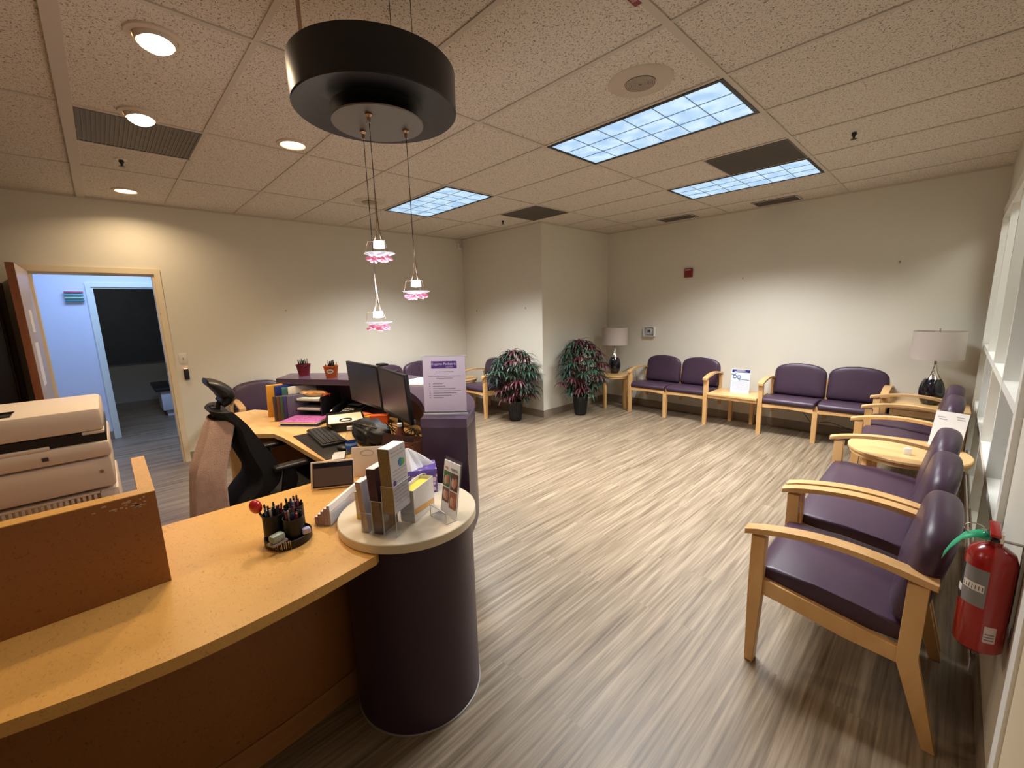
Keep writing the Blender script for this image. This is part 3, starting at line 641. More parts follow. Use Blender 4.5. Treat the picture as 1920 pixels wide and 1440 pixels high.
bench('double_armchair', 'purple double chair on the far wall between brochure table and right lamp', 'chair', 2, (0, 2), (-0.558, FY, 0), 0, 'purple double chairs', 0.548)
t = thing('linking_table', 'low maple table between the two far-wall double chairs, holding a flyer', 'table', (-0.88, 3.86, 0))
boxpart('table_top', (-0.289, -0.23, 0.395), (0.285, 0.235, 0.425), MAPLE_TOP, t, 0.004)
boxpart('apron', (-0.289, -0.215, 0.36), (0.285, -0.195, 0.394), MAPLE, t)
boxpart('leg', (-0.15, 0.15, 0.0), (-0.11, 0.20, 0.394), MAPLE, t); boxpart('leg', (0.11, 0.15, 0.0), (0.15, 0.20, 0.394), MAPLE, t)
# right wall (faces -x): local x -> +y needs rz=-90 with front toward -x : rotate so local +y -> +x
def right_bench(name, label, cat, seats, arms, y0, w, group=None, x=0.478): return bench(name, label, cat, seats, arms, (x, y0+seats*w, 0), -PI/2, group, w)
right_bench('armchair', 'nearest purple armchair with two maple arms, beside the fire extinguisher', 'chair', 1, (0, 1), 0.02, 0.55, 'purple armchairs')
right_bench('double_armchair', 'purple double chair between the nearest armchair and round table', 'chair', 2, (0, 2), 0.655, 0.548, 'purple double chairs')
right_bench('double_armchair', 'purple double chair with middle arm, beyond the round table on the right', 'chair', 2, (0, 1, 2), 2.43, 0.548, 'purple double chairs', 0.50)
def left_bench(label, y0, seats, w=SW, arms=(0, 1)): return bench('armchair' if seats == 1 else 'double_armchair', label, 'chair', seats, arms, (XL+0.62, y0, 0), PI/2, 'purple armchairs' if seats == 1 else 'purple double chairs', w)
left_bench('purple armchair against the left wall, right behind the headrest of the office chair', -0.92, 1)
left_bench('purple double chair against the left wall, showing between monitors and white sign', 0.72, 2, 0.548, (0, 2))
bench('armchair', 'purple armchair partly hidden by the left potted plant', 'chair', 1, (0, 1), (-4.20, 1.99, 0), 0, 'purple armchairs')

def round_table(name, label, loc, r, h, group=None, legs=4, a0=0.785):
    t = thing(name, label, 'table', loc, 0, group)
    obj('table_top', mk(add_lathe, [(0, h-0.055), (r-0.03, h-0.055), (r-0.012, h-0.050), (r-0.012, h-0.024), (r, h-0.020), (r, h-0.006), (r-0.006, h), (0, h)], seg=64), MAPLE_TOP, t, 30)
    for k in range(legs):
        a = a0+k*2*PI/legs; bm = bmesh.new(); add_box(bm, ((r-0.06)*math.cos(a), (r-0.06)*math.sin(a), (h-0.056)/2), (0.042, 0.042, h-0.056), rot=(0, 0, a), bev=0.004); obj('leg', bm, MAPLE, t, 30)
    return t
round_table('round_table', 'round maple table standing between the right-hand chairs', (0.81, 2.085, 0), 0.325, 0.515, 'round maple side tables')
round_table('round_table', 'round maple table under the left table lamp, by a potted plant', (-2.645, 3.80, 0), 0.275, 0.53, 'round maple side tables', 4, -1.75)
round_table('round_table', 'round maple table in the left corner beside the plant-hidden armchair', (-4.42, 2.18, 0), 0.24, 0.50, 'round maple side tables')
t = thing('corner_table', 'square maple corner table carrying the right table lamp', 'table', (0.845, 3.835, 0))
boxpart('table_top', (-0.28, -0.26, 0.50), (0.29, 0.29, 0.53), MAPLE_TOP, t, 0.004)
bm = bmesh.new(); add_span(bm, (-0.27, -0.25, 0.44), (0.28, -0.23, 0.4995)); add_span(bm, (-0.27, -0.25, 0.44), (-0.25, 0.28, 0.4995)); obj('apron', bm, MAPLE, t)
for x, y in ((-0.25, -0.23), (0.26, -0.23), (-0.25, 0.26), (0.26, 0.26)): boxpart('leg', (x-0.02, y-0.02, 0), (x+0.02, y+0.02, 0.4395), MAPLE, t)
def table_lamp(x, y, z, label, sr, s=1.0):
    t = thing('table_lamp', label, 'lamp', (x, y, z), 0, 'table lamps with black vase bases')
    prof = [(0, 0), (0.055, 0), (0.062, 0.004), (0.083, 0.05), (0.094, 0.11), (0.092, 0.16), (0.078, 0.215), (0.058, 0.252)]
    obj('lamp_base', mk(add_lathe, [(a*s, b*s) for a, b in prof]+[(0, 0.252*s)], seg=48), BLACKG, t, 60)
    obj('neck', mk(add_lathe, [(0.0575*s, 0.2525*s), (0.038*s, 0.285*s), (0.022*s, 0.33*s), (0.013*s, 0.38*s), (0.010*s, 0.42*s), (0, 0.425*s)], seg=40), CHROME, t, 60)
    z0 = 0.445*s; z1 = z0+0.262
    sh = obj('lamp_shade', mk(add_lathe, [(sr, z0), (sr*0.97, z1), (sr*0.965, z1), (sr*0.995, z0), (sr, z0)], seg=64), SHADE, t, 60)
    bm = bmesh.new(); add_cyl(bm, (0, 0, 0.42*s), (0, 0, z1+0.012), 0.004)
    for k in range(3):
        a = k*2*PI/3; add_cyl(bm, (0, 0, z1-0.01), (sr*0.967*math.cos(a), sr*0.967*math.sin(a), z1-0.005), 0.002, seg=6)
    obj('spider', bm, NICKEL, t, 40)
    obj('finial', mk(add_lathe, [(0, z1+0.012), (0.007, z1+0.014), (0.007, z1+0.026), (0, z1+0.028)], seg=14), CHROME, t, 40)
table_lamp(-2.655, 3.80, 0.53, 'table lamp with black vase base between potted plant and thermostat', 0.195)
table_lamp(0.86, 3.86, 0.53, 'table lamp with black vase base near the right-hand windows', 0.190)
tag(obj('lamp_cord', mk(add_tube, spline([(-2.60, 3.93, 0.535), (-2.50, 4.09, 0.60), (-2.46, 4.12, 0.45), (-2.44, 4.13, 0.2), (-2.50, 4.11, 0.06), (-2.62, 4.08, 0.01)], 6), 0.003, 6), BLACK, smooth=60), 'thin dark cord hanging behind the left lamp table', 'cord', 'lamp cords')
tag(obj('lamp_cord', mk(add_tube, spline([(0.6, 4.10, 0.02), (0.3, 4.06, 0.10), (0.05, 4.07, 0.16), (-0.1, 4.08, 0.12), (-0.2, 4.10, 0.22), (-0.26, 4.12, 0.30)], 6), 0.003, 6), BLACK, smooth=60), 'thin dark cord sagging under the right far-wall double chair', 'cord', 'lamp cords')

# ------------------------------------------------------------------ potted plants
G1 = mat('green_leaf', (0.020, 0.060, 0.034), 0.45, var=0.5, vscale=30, spec=0.4); G2 = mat('dark_green_leaf', (0.012, 0.035, 0.022), 0.45, var=0.4, vscale=30)
B1 = mat('burgundy_leaf', (0.075, 0.014, 0.022), 0.45, var=0.5, vscale=30)
def leaf(bm, base, dirv, L, wd, droop, roll_):
    d = Vector(dirv).normalized(); side = d.cross(Vector((0, 0, 1)))
    if side.length < 0.1: side = Vector((1, 0, 0))
    side.normalize(); n = 5; pr = None; p = Vector(base); dz = 0
    for k in range(n+1):
        u = k/n; ww = wd*math.sin(PI*min(0.98, 0.08+0.9*u))**0.8*(1-0.35*u) if k < n else 0.0005
        up = side.cross(d).normalized()
        a = bm.verts.new(p+side*ww+up*ww*0.35); c = bm.verts.new(p); b = bm.verts.new(p-side*ww+up*ww*0.35)
        if pr: bm.faces.new((pr[0], pr[1], c, a)); bm.faces.new((pr[1], pr[2], b, c))
        pr = (a, c, b); p = p+d*(L/n); d = (d+Vector((0, 0, -droop/n))).normalized()
def plant(x, y, label, seed, hgt, rad, redbias):
    rnd = random.Random(seed)
    t = thing('potted_plant', label, 'plant', (x, y, 0), 0, 'leafy plants in black ribbed pots')
    bm = bmesh.new(); add_lathe(bm, [(0, 0), (0.078, 0), (0.108, 0.262), (0.118, 0.264), (0.120, 0.285), (0.110, 0.287), (0.106, 0.25), (0, 0.25)], seg=40)
    for k in range(20):
        a = k*2*PI/20; add_tube(bm, [(0.080*math.cos(a), 0.080*math.sin(a), 0.012), (0.108*math.cos(a), 0.108*math.sin(a), 0.255)], 0.005, 6)
    obj('pot', bm, mat('black_pot_plastic', (0.010, 0.010, 0.011), 0.35), t, 50)
    st = bmesh.new(); bms = {0: bmesh.new(), 1: bmesh.new(), 2: bmesh.new()}
    tips = []
    for k in range(74):
        a = k*2.39996+rnd.uniform(-0.4, 0.4); u = (k+0.5)/74
        zt = 0.34+(hgt-0.42)*u; prof = math.sin(PI*min(1, 0.16+0.80*u**1.05))**0.65
        r = rad*prof*(0.40+0.66*math.sqrt(rnd.random()))
        tips.append((r*math.cos(a), r*math.sin(a), zt, a, u))
    for j, (tx, ty, tz, a, u) in enumerate(tips):
        # keep the foliage clear of the walls
        if x+tx < BX+0.16 and y > BY: tx = BX+0.16-x+rnd.uniform(0, 0.05)
        if y+ty > BY-0.16 and y < BY and x < BX: ty = BY-0.16-y-rnd.uniform(0, 0.05)
        add_tube(st, [(rnd.uniform(-0.03, 0.03), rnd.uniform(-0.03, 0.03), 0.24), (tx*0.35, ty*0.35, 0.24+(tz-0.24)*0.55), (tx, ty, tz)], [0.005, 0.004, 0.003], 5)
        kind = 2 if rnd.random() < (0.52 if math.cos(a) > 0.2 else 0.25)+redbias else rnd.choice((0, 1, 1))
        nl = 9; ph = rnd.uniform(0, 6)
        out = Vector((math.cos(a), math.sin(a), 0))*0.5
        for q in range(nl):
            b = ph+q*2*PI/nl; up = 0.75 if u > 0.8 else 0.45
            dv = Vector((math.cos(b), math.sin(b), rnd.uniform(0.05, up)))+out*0.7
            base = Vector((tx, ty, tz))
            L = rnd.uniform(0.12, 0.225)
            end = base+dv.normalized()*L*0.9
            if x+end.x < BX+0.02 and y+end.y > BY-0.02: continue
            if x < BX and y+end.y > BY-0.03: continue
            leaf(bms[kind], base, dv, L, rnd.uniform(0.013, 0.020), rnd.uniform(1.0, 3.4), 0)
    obj('stems', st, mat('plant_stem', (0.06, 0.045, 0.02), 0.6), t, 60)
    obj('green_leaves', bms[0], G1, t); obj('dark_leaves', bms[1], G2, t); obj('burgundy_leaves', bms[2], B1, t)
    return t
plant(-3.245, 2.20, 'potted plant left of the wall corner, in front of an armchair', 11, 1.06, 0.31, 0.0)
plant(-2.745, 3.05, 'potted plant right of the wall corner, beside the lamp table', 21, 1.16, 0.31, 0.05)

# ------------------------------------------------------------------ wall things
t = thing('fire_strobe', 'small dark red fire alarm unit high on the far wall', 'fire alarm', (-1.70, YF, 1.985))
boxpart('housing', (-0.055, -0.035, -0.06), (0.055, -0.001, 0.06), mat('alarm_red', (0.22, 0.018, 0.018), 0.4), t, 0.008)
boxpart('lettering_strip', (-0.04, -0.037, 0.032), (0.035, -0.035, 0.046), mat('pale_pink', (0.55, 0.4, 0.4), 0.5), t)
t = thing('thermostat', 'white thermostat under a clear guard box on the far wall', 'thermostat', (-2.262, YF, 1.166))
boxpart('body', (-0.058, -0.028, -0.04), (0.058, -0.001, 0.045), WHITEP, t, 0.010)
boxpart('screen', (-0.03, -0.030, -0.018), (0.018, -0.028, 0.028), mat('lcd_dark', (0.05, 0.055, 0.07), 0.3), t, 0.001)
bm = bmesh.new()
for a, b in (((-0.09, -0.075), (0.09, -0.065)), ((-0.09, 0.065), (0.09, 0.075)), ((-0.09, -0.065), (-0.08, 0.065)), ((0.08, -0.065), (0.09, 0.065))): add_span(bm, (a[0], -0.05, a[1]), (b[0], -0.001, b[1]))
obj('guard_frame', bm, ACEDGE, t); boxpart('guard_cover', (-0.08, -0.052, -0.065), (0.08, -0.050, 0.065), ACRYL, t)
t = thing('light_switch', 'white light switch plate right of the doorway', 'light switch', (XL, -1.275, 1.135))
boxpart('plate', (0.0005, -0.036, -0.058), (0.006, 0.036, 0.058), WHITEP, t, 0.002); boxpart('toggle', (0.006, -0.005, -0.012), (0.016, 0.005, 0.010), mat('switch_grey', (0.35,0.33,0.3), 0.4), t, 0.001)
t = thing('card_reader', 'small black card reader with orange light under the light switch', 'card reader', (XL, -1.268, 0.965))
boxpart('body', (0.0005, -0.022, -0.06), (0.022, 0.022, 0.055), BLACK, t, 0.004); boxpart('indicator', (0.008, -0.016, 0.0555), (0.022, 0.016, 0.062), mat('orange_led', (1, 0.5, 0.3), 0.4, emis=(1.0, 0.45, 0.25), estr=1.5), t, 0.002)
for k, (x, y, z, a) in enumerate(((-1.0, YF, 1.87, 'f'), (0.49, YF, 1.93, 'f'), (-4.45, BY, 1.55, 'b'), (-3.35, BY, 1.57, 'b'), (XL, -0.2, 1.62, 'l'))):
    bm = bmesh.new()
    if a == 'l': add_cyl(bm, (x, y, z), (x+0.012, y, z), 0.006, seg=10)
    else: add_cyl(bm, (x, y, z), (x, y-0.012, z), 0.006, seg=10); add_span(bm, (x-0.004, y-0.004, z-0.02), (x+0.004, y-0.0005, z))
    tag(obj('wall_hook', bm, NICKEL), ('tiny picture hook on the far wall above the flyer', 'tiny picture hook on the far wall left above the right lamp', 'left one of two tiny hooks on the wall beside the left corner', 'right one of two tiny hooks, nearest the projecting wall corner', 'tiny hook on the left wall above the bucket planters')[k], 'picture hook', 'empty picture hooks')

# fire extinguisher
t = thing('fire_extinguisher', 'red fire extinguisher with a green tag hanging on the right wall', 'fire extinguisher', (1.102, -0.03, 0.49), math.radians(0))
RED = mat('extinguisher_red', (0.34, 0.012, 0.010), 0.22, coat=0.4)
obj('cylinder', mk(add_lathe, [(0, 0), (0.046, 0), (0.0545, 0.010), (0.0545, 0.29), (0.047, 0.318), (0.028, 0.333), (0.018, 0.338), (0.018, 0.350), (0, 0.350)], seg=48), RED, t, 50)
obj('valve', mk(add_span, (-0.016, -0.014, 0.350), (0.016, 0.014, 0.378)), CHROME, t)
bm = bmesh.new(); add_box(bm, (-0.006, -0.035, 0.398), (0.022, 0.09, 0.010), rot=(0.12, 0, 0), bev=0.003); obj('upper_lever', bm, RED, t, 40)
bm = bmesh.new(); add_box(bm, (-0.006, -0.040, 0.380), (0.020, 0.085, 0.008), rot=(0.0, 0, 0), bev=0.003); obj('carry_handle', bm, BLACK, t, 40)
obj('pull_ring', mk(add_tube, [(-0.045+0.022*math.cos(a*PI/8), -0.03, 0.385+0.016*math.sin(a*PI/8)) for a in range(16)], 0.0013, 6, closed=True), CHROME, t, 60)
obj('gauge', mk(add_cyl, (-0.018, 0, 0.366), (-0.032, 0, 0.366), 0.013), CHROME, t, 40)
bm = bmesh.new(); pts = [(-0.01, -0.03, 0.362), (-0.040, -0.04, 0.368), (-0.068, -0.045, 0.352), (-0.090, -0.050, 0.315), (-0.104, -0.052, 0.275)]
pv = None
for p in pts:
    a = bm.verts.new((p[0], p[1]-0.016, p[2]+0.002)); b = bm.verts.new((p[0]+0.004, p[1]+0.014, p[2]+0.016))
    if pv: bm.faces.new((pv[0], pv[1], b, a))
    pv = (a, b)
o = obj('inspection_tag', bm, mat('green_tag', (0.03, 0.45, 0.22), 0.5), t, 60); sm = o.modifiers.new('s', 'SOLIDIFY'); sm.thickness = 0.0008
def cyl_patch(name, r, a0, a1, z0, z1, m, n=12):
    bm = bmesh.new(); pv = None
    for k in range(n+1):
        a = math.radians(a0+(a1-a0)*k/n); p = (r*math.cos(a), r*math.sin(a)); v = [bm.verts.new((*p, z0)), bm.verts.new((*p, z1))]
        if pv: bm.faces.new((pv[0], v[0], v[1], pv[1]))
        pv = v
    return obj(name, bm, m, t, 60)
cyl_patch('label', 0.0550, 205, 268, 0.150, 0.270, mat('silver_label', (0.26, 0.25, 0.25), 0.35, metal=0.3))
cyl_patch('side_label', 0.0551, 168, 204, 0.150, 0.270, mat('black_label', (0.02, 0.02, 0.02), 0.4))
cyl_patch('side_label_band', 0.0553, 168, 204, 0.172, 0.195, WHITEP)
cyl_patch('barcode_label', 0.0553, 208, 262, 0.198, 0.222, WHITEP)
for a in range(210, 260, 4): cyl_patch('barcode_bar', 0.0556, a, a+1.6, 0.202, 0.216, BLACK, 2) if a % 8 == 2 else None
cyl_patch('lower_label', 0.0552, 276, 304, 0.045, 0.098, mat('pink_white_label', (0.62, 0.5, 0.47), 0.5))
for z in (0.053, 0.062, 0.071): cyl_patch('label_line', 0.0554, 279, 300, z, z+0.003, INK, 4)
obj('hose', mk(add_tube, spline([(0.0, 0.018, 0.365), (0.0, 0.045, 0.36), (-0.004, 0.060, 0.32), (-0.004, 0.0605, 0.20), (-0.004, 0.060, 0.08)], 5), 0.006, 8), BLACK, t, 60)
bm = bmesh.new(); add_span(bm, (0.055, -0.012, 0.10), (0.0625, 0.012, 0.37)); add_span(bm, (0.016, -0.006, 0.352), (0.0625, 0.006, 0.356)); obj('wall_bracket', bm, NICKEL, t)

# ------------------------------------------------------------------ printer
t = thing('office_printer', 'large beige multifunction printer behind the privacy screen at left', 'printer', (-1.36, -1.90, 0))
y0 = -0.62
boxpart('printer_cart', (-0.55, y0, 0.0), (0.0, -0.01, 0.62), mat('cart_grey', (0.4, 0.36, 0.32), 0.5), t, 0.01)
boxpart('paper_drawer', (-0.52, y0, 0.895), (0.0, 0.0, 1.018), PRN, t, 0.012)
boxpart('lower_tray', (-0.50, y0, 0.63), (-0.015, 0.006, 0.885), PRN, t, 0.012)
bm = bmesh.new()
for k in range(34): add_span(bm, (-0.013, y0+0.02+k*0.016, 0.80), (-0.004, y0+0.029+k*0.016, 0.875))
add_span(bm, (-0.014, y0+0.01, 0.876), (-0.004, -0.05, 0.884)); add_span(bm, (-0.014, -0.052, 0.80), (-0.004, -0.044, 0.884)); obj('tray_ribs', bm, PRN, t)
bm = bmesh.new()
for k in range(22): add_span(bm, (-0.0135, y0+0.20+k*0.016, 0.815), (-0.009, y0+0.2065+k*0.016, 0.826))
obj('ventilation_slots', bm, BLACK, t)
boxpart('main_body', (-0.50, y0, 1.022), (0.004, 0.004, 1.086), PRN, t, 0.014)
bm = bmesh.new(); add_span(bm, (-0.49, y0+0.005, 1.086), (-0.012, -0.002, 1.128)); obj('output_slot', bm, BLACK, t)
boxpart('slot_lip', (-0.02, y0, 1.082), (0.0, -0.16, 1.097), PRN, t, 0.004)
boxpart('scanner_lid', (-0.47, y0, 1.128), (-0.006, -0.004, 1.222), PRN, t, 0.018)
boxpart('scanner_corner', (-0.10, -0.07, 1.118), (-0.008, -0.004, 1.130), PRN, t, 0.004)
boxpart('control_panel', (-0.16, y0+0.06, 1.2215), (-0.03, -0.24, 1.226), BLACKG, t, 0.002)
boxpart('emblem', (0.004, -0.185, 1.045), (0.0065, -0.168, 1.060), mat('dark_emblem', (0.06,0.05,0.05), 0.4), t, 0.001)
obj('drawer_lock', mk(add_cyl, (0.0, -0.035, 0.965), (0.004, -0.035, 0.965), 0.006), NICKEL, t, 40)

# ------------------------------------------------------------------ office chair and jacket
t = thing('office_chair', 'black high-back office chair with headrest and armrests at the staff desk', 'office chair', (-2.02, -1.13, 0), math.radians(0))
sect = [(-0.30, 0.44, 0.20), (-0.245, 0.48, 0.235), (-0.145, 0.56, 0.25), (-0.115, 0.64, 0.25), (-0.14, 0.72, 0.245), (-0.20, 0.84, 0.24), (-0.255, 0.95, 0.235), (-0.315, 1.035, 0.22)]
S = spline(sect, 4); bm = bmesh.new(); rows = []; nx = 10
th = lambda v: 0.045 if v < 0.9 else 0.03
for y, z, hw in S:
    r = []
    for k in range(nx+1):
        u = -1+2*k/nx; r.append((hw*u, y+0.05*u*u, z))
    rows.append(r)
fv = [[bm.verts.new(p) for p in r] for r in rows]; bv = [[bm.verts.new((p[0]*0.97, p[1]-0.045-0.055*math.sin(PI*min(1, max(0, (p[2]-0.42)/0.5)))*1.0, p[2])) for p in r] for r in rows]
n = len(rows)
for i in range(n-1):
    for k in range(nx):
        bm.faces.new((fv[i][k], fv[i][k+1], fv[i+1][k+1], fv[i+1][k])); bm.faces.new((bv[i][k], bv[i+1][k], bv[i+1][k+1], bv[i][k+1]))
    bm.faces.new((fv[i][0], fv[i+1][0], bv[i+1][0], bv[i][0])); bm.faces.new((fv[i][nx], bv[i][nx], bv[i+1][nx], fv[i+1][nx]))
for k in range(nx):
    bm.faces.new((fv[0][k], bv[0][k], bv[0][k+1], fv[0][k+1])); bm.faces.new((fv[-1][k], fv[-1][k+1], bv[-1][k+1], bv[-1][k]))
obj('backrest', bm, MESHB, t, 60)
bm = bmesh.new(); hr = spline([(-0.275, 1.040), (-0.225, 1.068), (-0.212, 1.115), (-0.238, 1.165), (-0.29, 1.20), (-0.335, 1.212)], 4); rings = []
for k, (y, z) in enumerate(hr):
    a, b = hr[max(0, k-1)], hr[min(len(hr)-1, k+1)]; ty, tz = b[0]-a[0], b[1]-a[1]; L_ = math.hypot(ty, tz); ny, nz = tz/L_, -ty/L_
    u = k/(len(hr)-1); th_ = 0.010+0.032*math.sin(PI*min(1, 0.12+0.8*u)); hw = 0.115+0.02*math.sin(PI*u)
    rings.append([bm.verts.new((hw*math.copysign(abs(math.cos(q))**0.5, math.cos(q)), y+ny*th_*math.sin(q)-ny*th_+0.035*0, z+nz*th_*math.sin(q)-nz*th_)) for q in [2*PI*i_/28 for i_ in range(28)]])
for A, B in zip(rings, rings[1:]):
    for k in range(28): bm.faces.new((A[k], A[(k+1) % 28], B[(k+1) % 28], B[k]))
bm.faces.new(rings[0]); bm.faces.new(rings[-1]); obj('headrest', bm, mat('black_leather', (0.012, 0.012, 0.013), 0.42), t, 60)
bm = bmesh.new(); add_tube(bm, [(0, -0.30, 1.02), (0, -0.29, 1.06), (0, -0.265, 1.085)], 0.014, 8); add_span(bm, (-0.03, -0.33, 0.98), (0.03, -0.30, 1.04)); obj('headrest_post', bm, BLACK, t, 40)
bm = bmesh.new(); add_box(bm, (0, 0.03, 0.455), (0.50, 0.48, 0.07), bev=0.03, seg=3); obj('seat', bm, MESHB, t, 50)
for s in (-1, 1):
    bm = bmesh.new(); add_box(bm, (s*0.275, 0.02, 0.668), (0.075, 0.27, 0.030), bev=0.012, seg=3); obj('armrest', bm, BLACK, t, 50)
    bm = bmesh.new(); add_prism(bm, [(-0.06, 0.652), (0.0, 0.652), (0.01, 0.58), (-0.03, 0.44), (-0.10, 0.42), (-0.10, 0.45)], s*0.275-0.016, s*0.275+0.016, 'x', bev=0.003); add_span(bm, (s*0.15, -0.08, 0.405), (s*0.29, -0.04, 0.425)); obj('arm_post', bm, BLACK, t, 40)
obj('gas_lift', mk(add_cyl, (0, 0.0, 0.09), (0, 0.0, 0.42), 0.028), BLACK, t, 40)
for k in range(5):
    a = k*2*PI/5+0.3; bm = bmesh.new(); add_tube(bm, [(0, 0, 0.115), (0.15*math.cos(a), 0.15*math.sin(a), 0.10), (0.30*math.cos(a), 0.30*math.sin(a), 0.07)], [0.03, 0.024, 0.016], 8)
    lg = obj('base_leg', bm, BLACK, t, 60)
    bm = bmesh.new(); add_cyl(bm, (0.30*math.cos(a)-0.018*math.sin(a), 0.30*math.sin(a)+0.018*math.cos(a), 0.028), (0.30*math.cos(a)+0.018*math.sin(a), 0.30*math.sin(a)-0.018*math.cos(a), 0.028), 0.028); obj('castor', bm, BLACK, lg, 40)
# jacket: draped folded cloth over the chair back
bm = bmesh.new(); rows = []; nxx = 28; rr = random.Random(3)
for i in range(15):
    v = i/14; z = 0.985-0.62*v; hw = 0.20+0.07*v-0.02*math.sin(PI*v)
    row = []
    for k in range(nxx+1):
        u = -1+2*k/nxx; fold = 0.034*v**0.7*math.sin(u*8.5+1.1*v)+0.014*math.sin(u*19+3*v)*v
        yb = -1.13-(0.355+0.085*min(1, v*2.2)+0.035*v)+0.10*abs(u)**3
        row.append(bm.verts.new((-2.02+hw*u*(1.0), yb+fold, z-0.09*v*abs(math.sin(u*3.0+0.7)))))
    rows.append(row)
for i in range(14):
    for k in range(nxx): bm.faces.new((rows[i][k], rows[i][k+1], rows[i+1][k+1], rows[i+1][k]))
CLOTH = mat('pale_pink_fleece', (0.62, 0.44, 0.38), 0.95, var=0.2, vscale=25, bump=0.5, bscale=180)
t = obj('jacket', bm, CLOTH, None, 70); sm = t.modifiers.new('s', 'SOLIDIFY'); sm.thickness = 0.012; ss = t.modifiers.new('ss', 'SUBSURF'); ss.levels = 1; ss.render_levels = 1
tag(t, 'pale pink fleece jacket hung over the back of the office chair', 'jacket')

# ------------------------------------------------------------------ desk things
def monitor(t, p0, p1, z0, z1):
    p0, p1 = Vector((*p0, 0)), Vector((*p1, 0)); d = (p1-p0); L = d.length; a = math.atan2(d.y, d.x)
    e = bpy.data.objects.new('monitor', None)
    bm = bmesh.new(); m = Matrix.Translation((*((p0+p1)/2).xy, (z0+z1)/2)) @ Euler((0.06, 0, a)).to_matrix().to_4x4()
    add_box(bm, (0, 0.012, 0), (L, 0.022, z1-z0), bev=0.004); bmesh.ops.transform(bm, matrix=m, verts=bm.verts); s = obj('screen_housing', bm, BLACK, t, 40)
    bm = bmesh.new(); add_box(bm, (0, -0.0002, 0.004), (L-0.024, 0.002, z1-z0-0.034)); bmesh.ops.transform(bm, matrix=m, verts=bm.verts); obj('display', bm, mat('dark_display', (0.028, 0.028, 0.032), 0.28), s)
    bm = bmesh.new(); add_box(bm, (0, 0.045, 0), (0.16, 0.045, 0.14), bev=0.006); bmesh.ops.transform(bm, matrix=m, verts=bm.verts); obj('mount', bm, BLACK, s, 40)
t = thing('dual_monitor', 'pair of black monitors side by side on one stand, both screens off', 'monitor', (0, 0, 0))
monitor(t, (-1.965, -0.66), (-1.475, -0.67), 0.955, 1.235); monitor(t, (-1.462, -0.672), (-1.015, -0.745), 0.955, 1.235)
bm = bmesh.new(); add_cyl(bm, (-1.45, -0.56, D), (-1.45, -0.56, 1.20), 0.016); add_box(bm, (-1.45, -0.53, D+0.008), (0.20, 0.13, 0.016), bev=0.004); add_box(bm, (-1.468, -0.645, 1.245), (0.07, 0.05, 0.012), bev=0.003)
add_box(bm, (-1.60, -0.60, 1.09), (0.32, 0.03, 0.03)); add_box(bm, (-1.34, -0.615, 1.09), (0.24, 0.03, 0.03), rot=(0,0,-0.16)); obj('stand', bm, BLACK, t, 40)
# keyboard tray mat and keyboard
def rotz(v, a): return (v[0]*math.cos(a)-v[1]*math.sin(a), v[0]*math.sin(a)+v[1]*math.cos(a))
t = thing('desk_mat', 'black desk mat under the keyboard along the desk edge', 'desk mat', (-1.78, -0.915, D), math.radians(-2)); boxpart('sheet', (-0.33, -0.115, 0.0), (0.33, 0.115, 0.004), BLACK, t, 0.001)
t = thing('keyboard', 'black computer keyboard lying on the desk mat', 'keyboard', (-1.90, -0.875, D+0.004), math.radians(-7))
boxpart('case', (-0.225, -0.075, 0), (0.225, 0.075, 0.018), mat('keyboard_black', (0.016,0.016,0.017), 0.5), t, 0.004)
bm = bmesh.new()
for r in range(5):
    for k in range(20): add_span(bm, (-0.215+k*0.0215, -0.066+r*0.0265, 0.018), (-0.215+k*0.0215+0.0185, -0.066+r*0.0265+0.0225, 0.024))
o = obj('keys', bm, mat('key_caps', (0.03,0.03,0.032), 0.55), t); o['kind'] = 'stuff'
t = thing('computer_mouse', 'small black mouse beside the keyboard near the water bottle', 'mouse', (-1.56, -0.90, D+0.004)); bm = bmesh.new(); bmesh.ops.create_uvsphere(bm, u_segments=20, v_segments=12, radius=1, matrix=Matrix.Translation((0,0,0.012)) @ Matrix.Diagonal((0.05,0.03,0.018,1))); obj('shell', bm, BLACK, t, 60)
# files
def sheet_thing(name, label, cat, loc, rz, size, m, lean=0.0, group=None, bev=0.001, pages=None):
    t = thing(name, label, cat, loc, rz, group)
    bm = bmesh.new(); mm = Euler((lean, 0, 0)).to_matrix().to_4x4()
    add_span(bm, (-size[0]/2, 0, 0), (size[0]/2, size[1], size[2]), bev=bev); bmesh.ops.transform(bm, matrix=mm, verts=bm.verts); obj('cover', bm, m, t, 40)
    if pages:
        bm = bmesh.new(); add_span(bm, (-size[0]/2+0.004, 0.003, 0.004), (size[0]/2+0.003, size[1]-0.003, size[2]-0.006)); bmesh.ops.transform(bm, matrix=mm, verts=bm.verts); obj('pages', bm, pages, t)
    return t
fa = math.radians(52)
sheet_thing('folder', 'yellow folder leaning at the left end of the desk files', 'folder', (-2.86, -0.86, D), fa+PI/2-0.9, (0.23, 0.022, 0.27), mat('yellow_folder', (0.72, 0.36, 0.05), 0.55), 0.16, 'upright desk files', pages=None)
sheet_thing('folder', 'deep blue folder next to the yellow one', 'folder', (-2.80, -0.815, D), fa+PI/2-0.9, (0.23, 0.028, 0.262), mat('blue_folder', (0.015, 0.035, 0.22), 0.4), 0.13, 'upright desk files')
sheet_thing('folder', 'green-grey folder pressed between the blue and the white file', 'folder', (-2.765, -0.775, D), fa+PI/2-0.9, (0.22, 0.024, 0.245), mat('teal_folder', (0.06, 0.16, 0.16), 0.4), 0.10, 'upright desk files')
sheet_thing('folder', 'white folder leaning right of the blue files', 'folder', (-2.74, -0.735, D), fa+PI/2-0.9, (0.22, 0.016, 0.25), PAPER, 0.08, 'upright desk files')
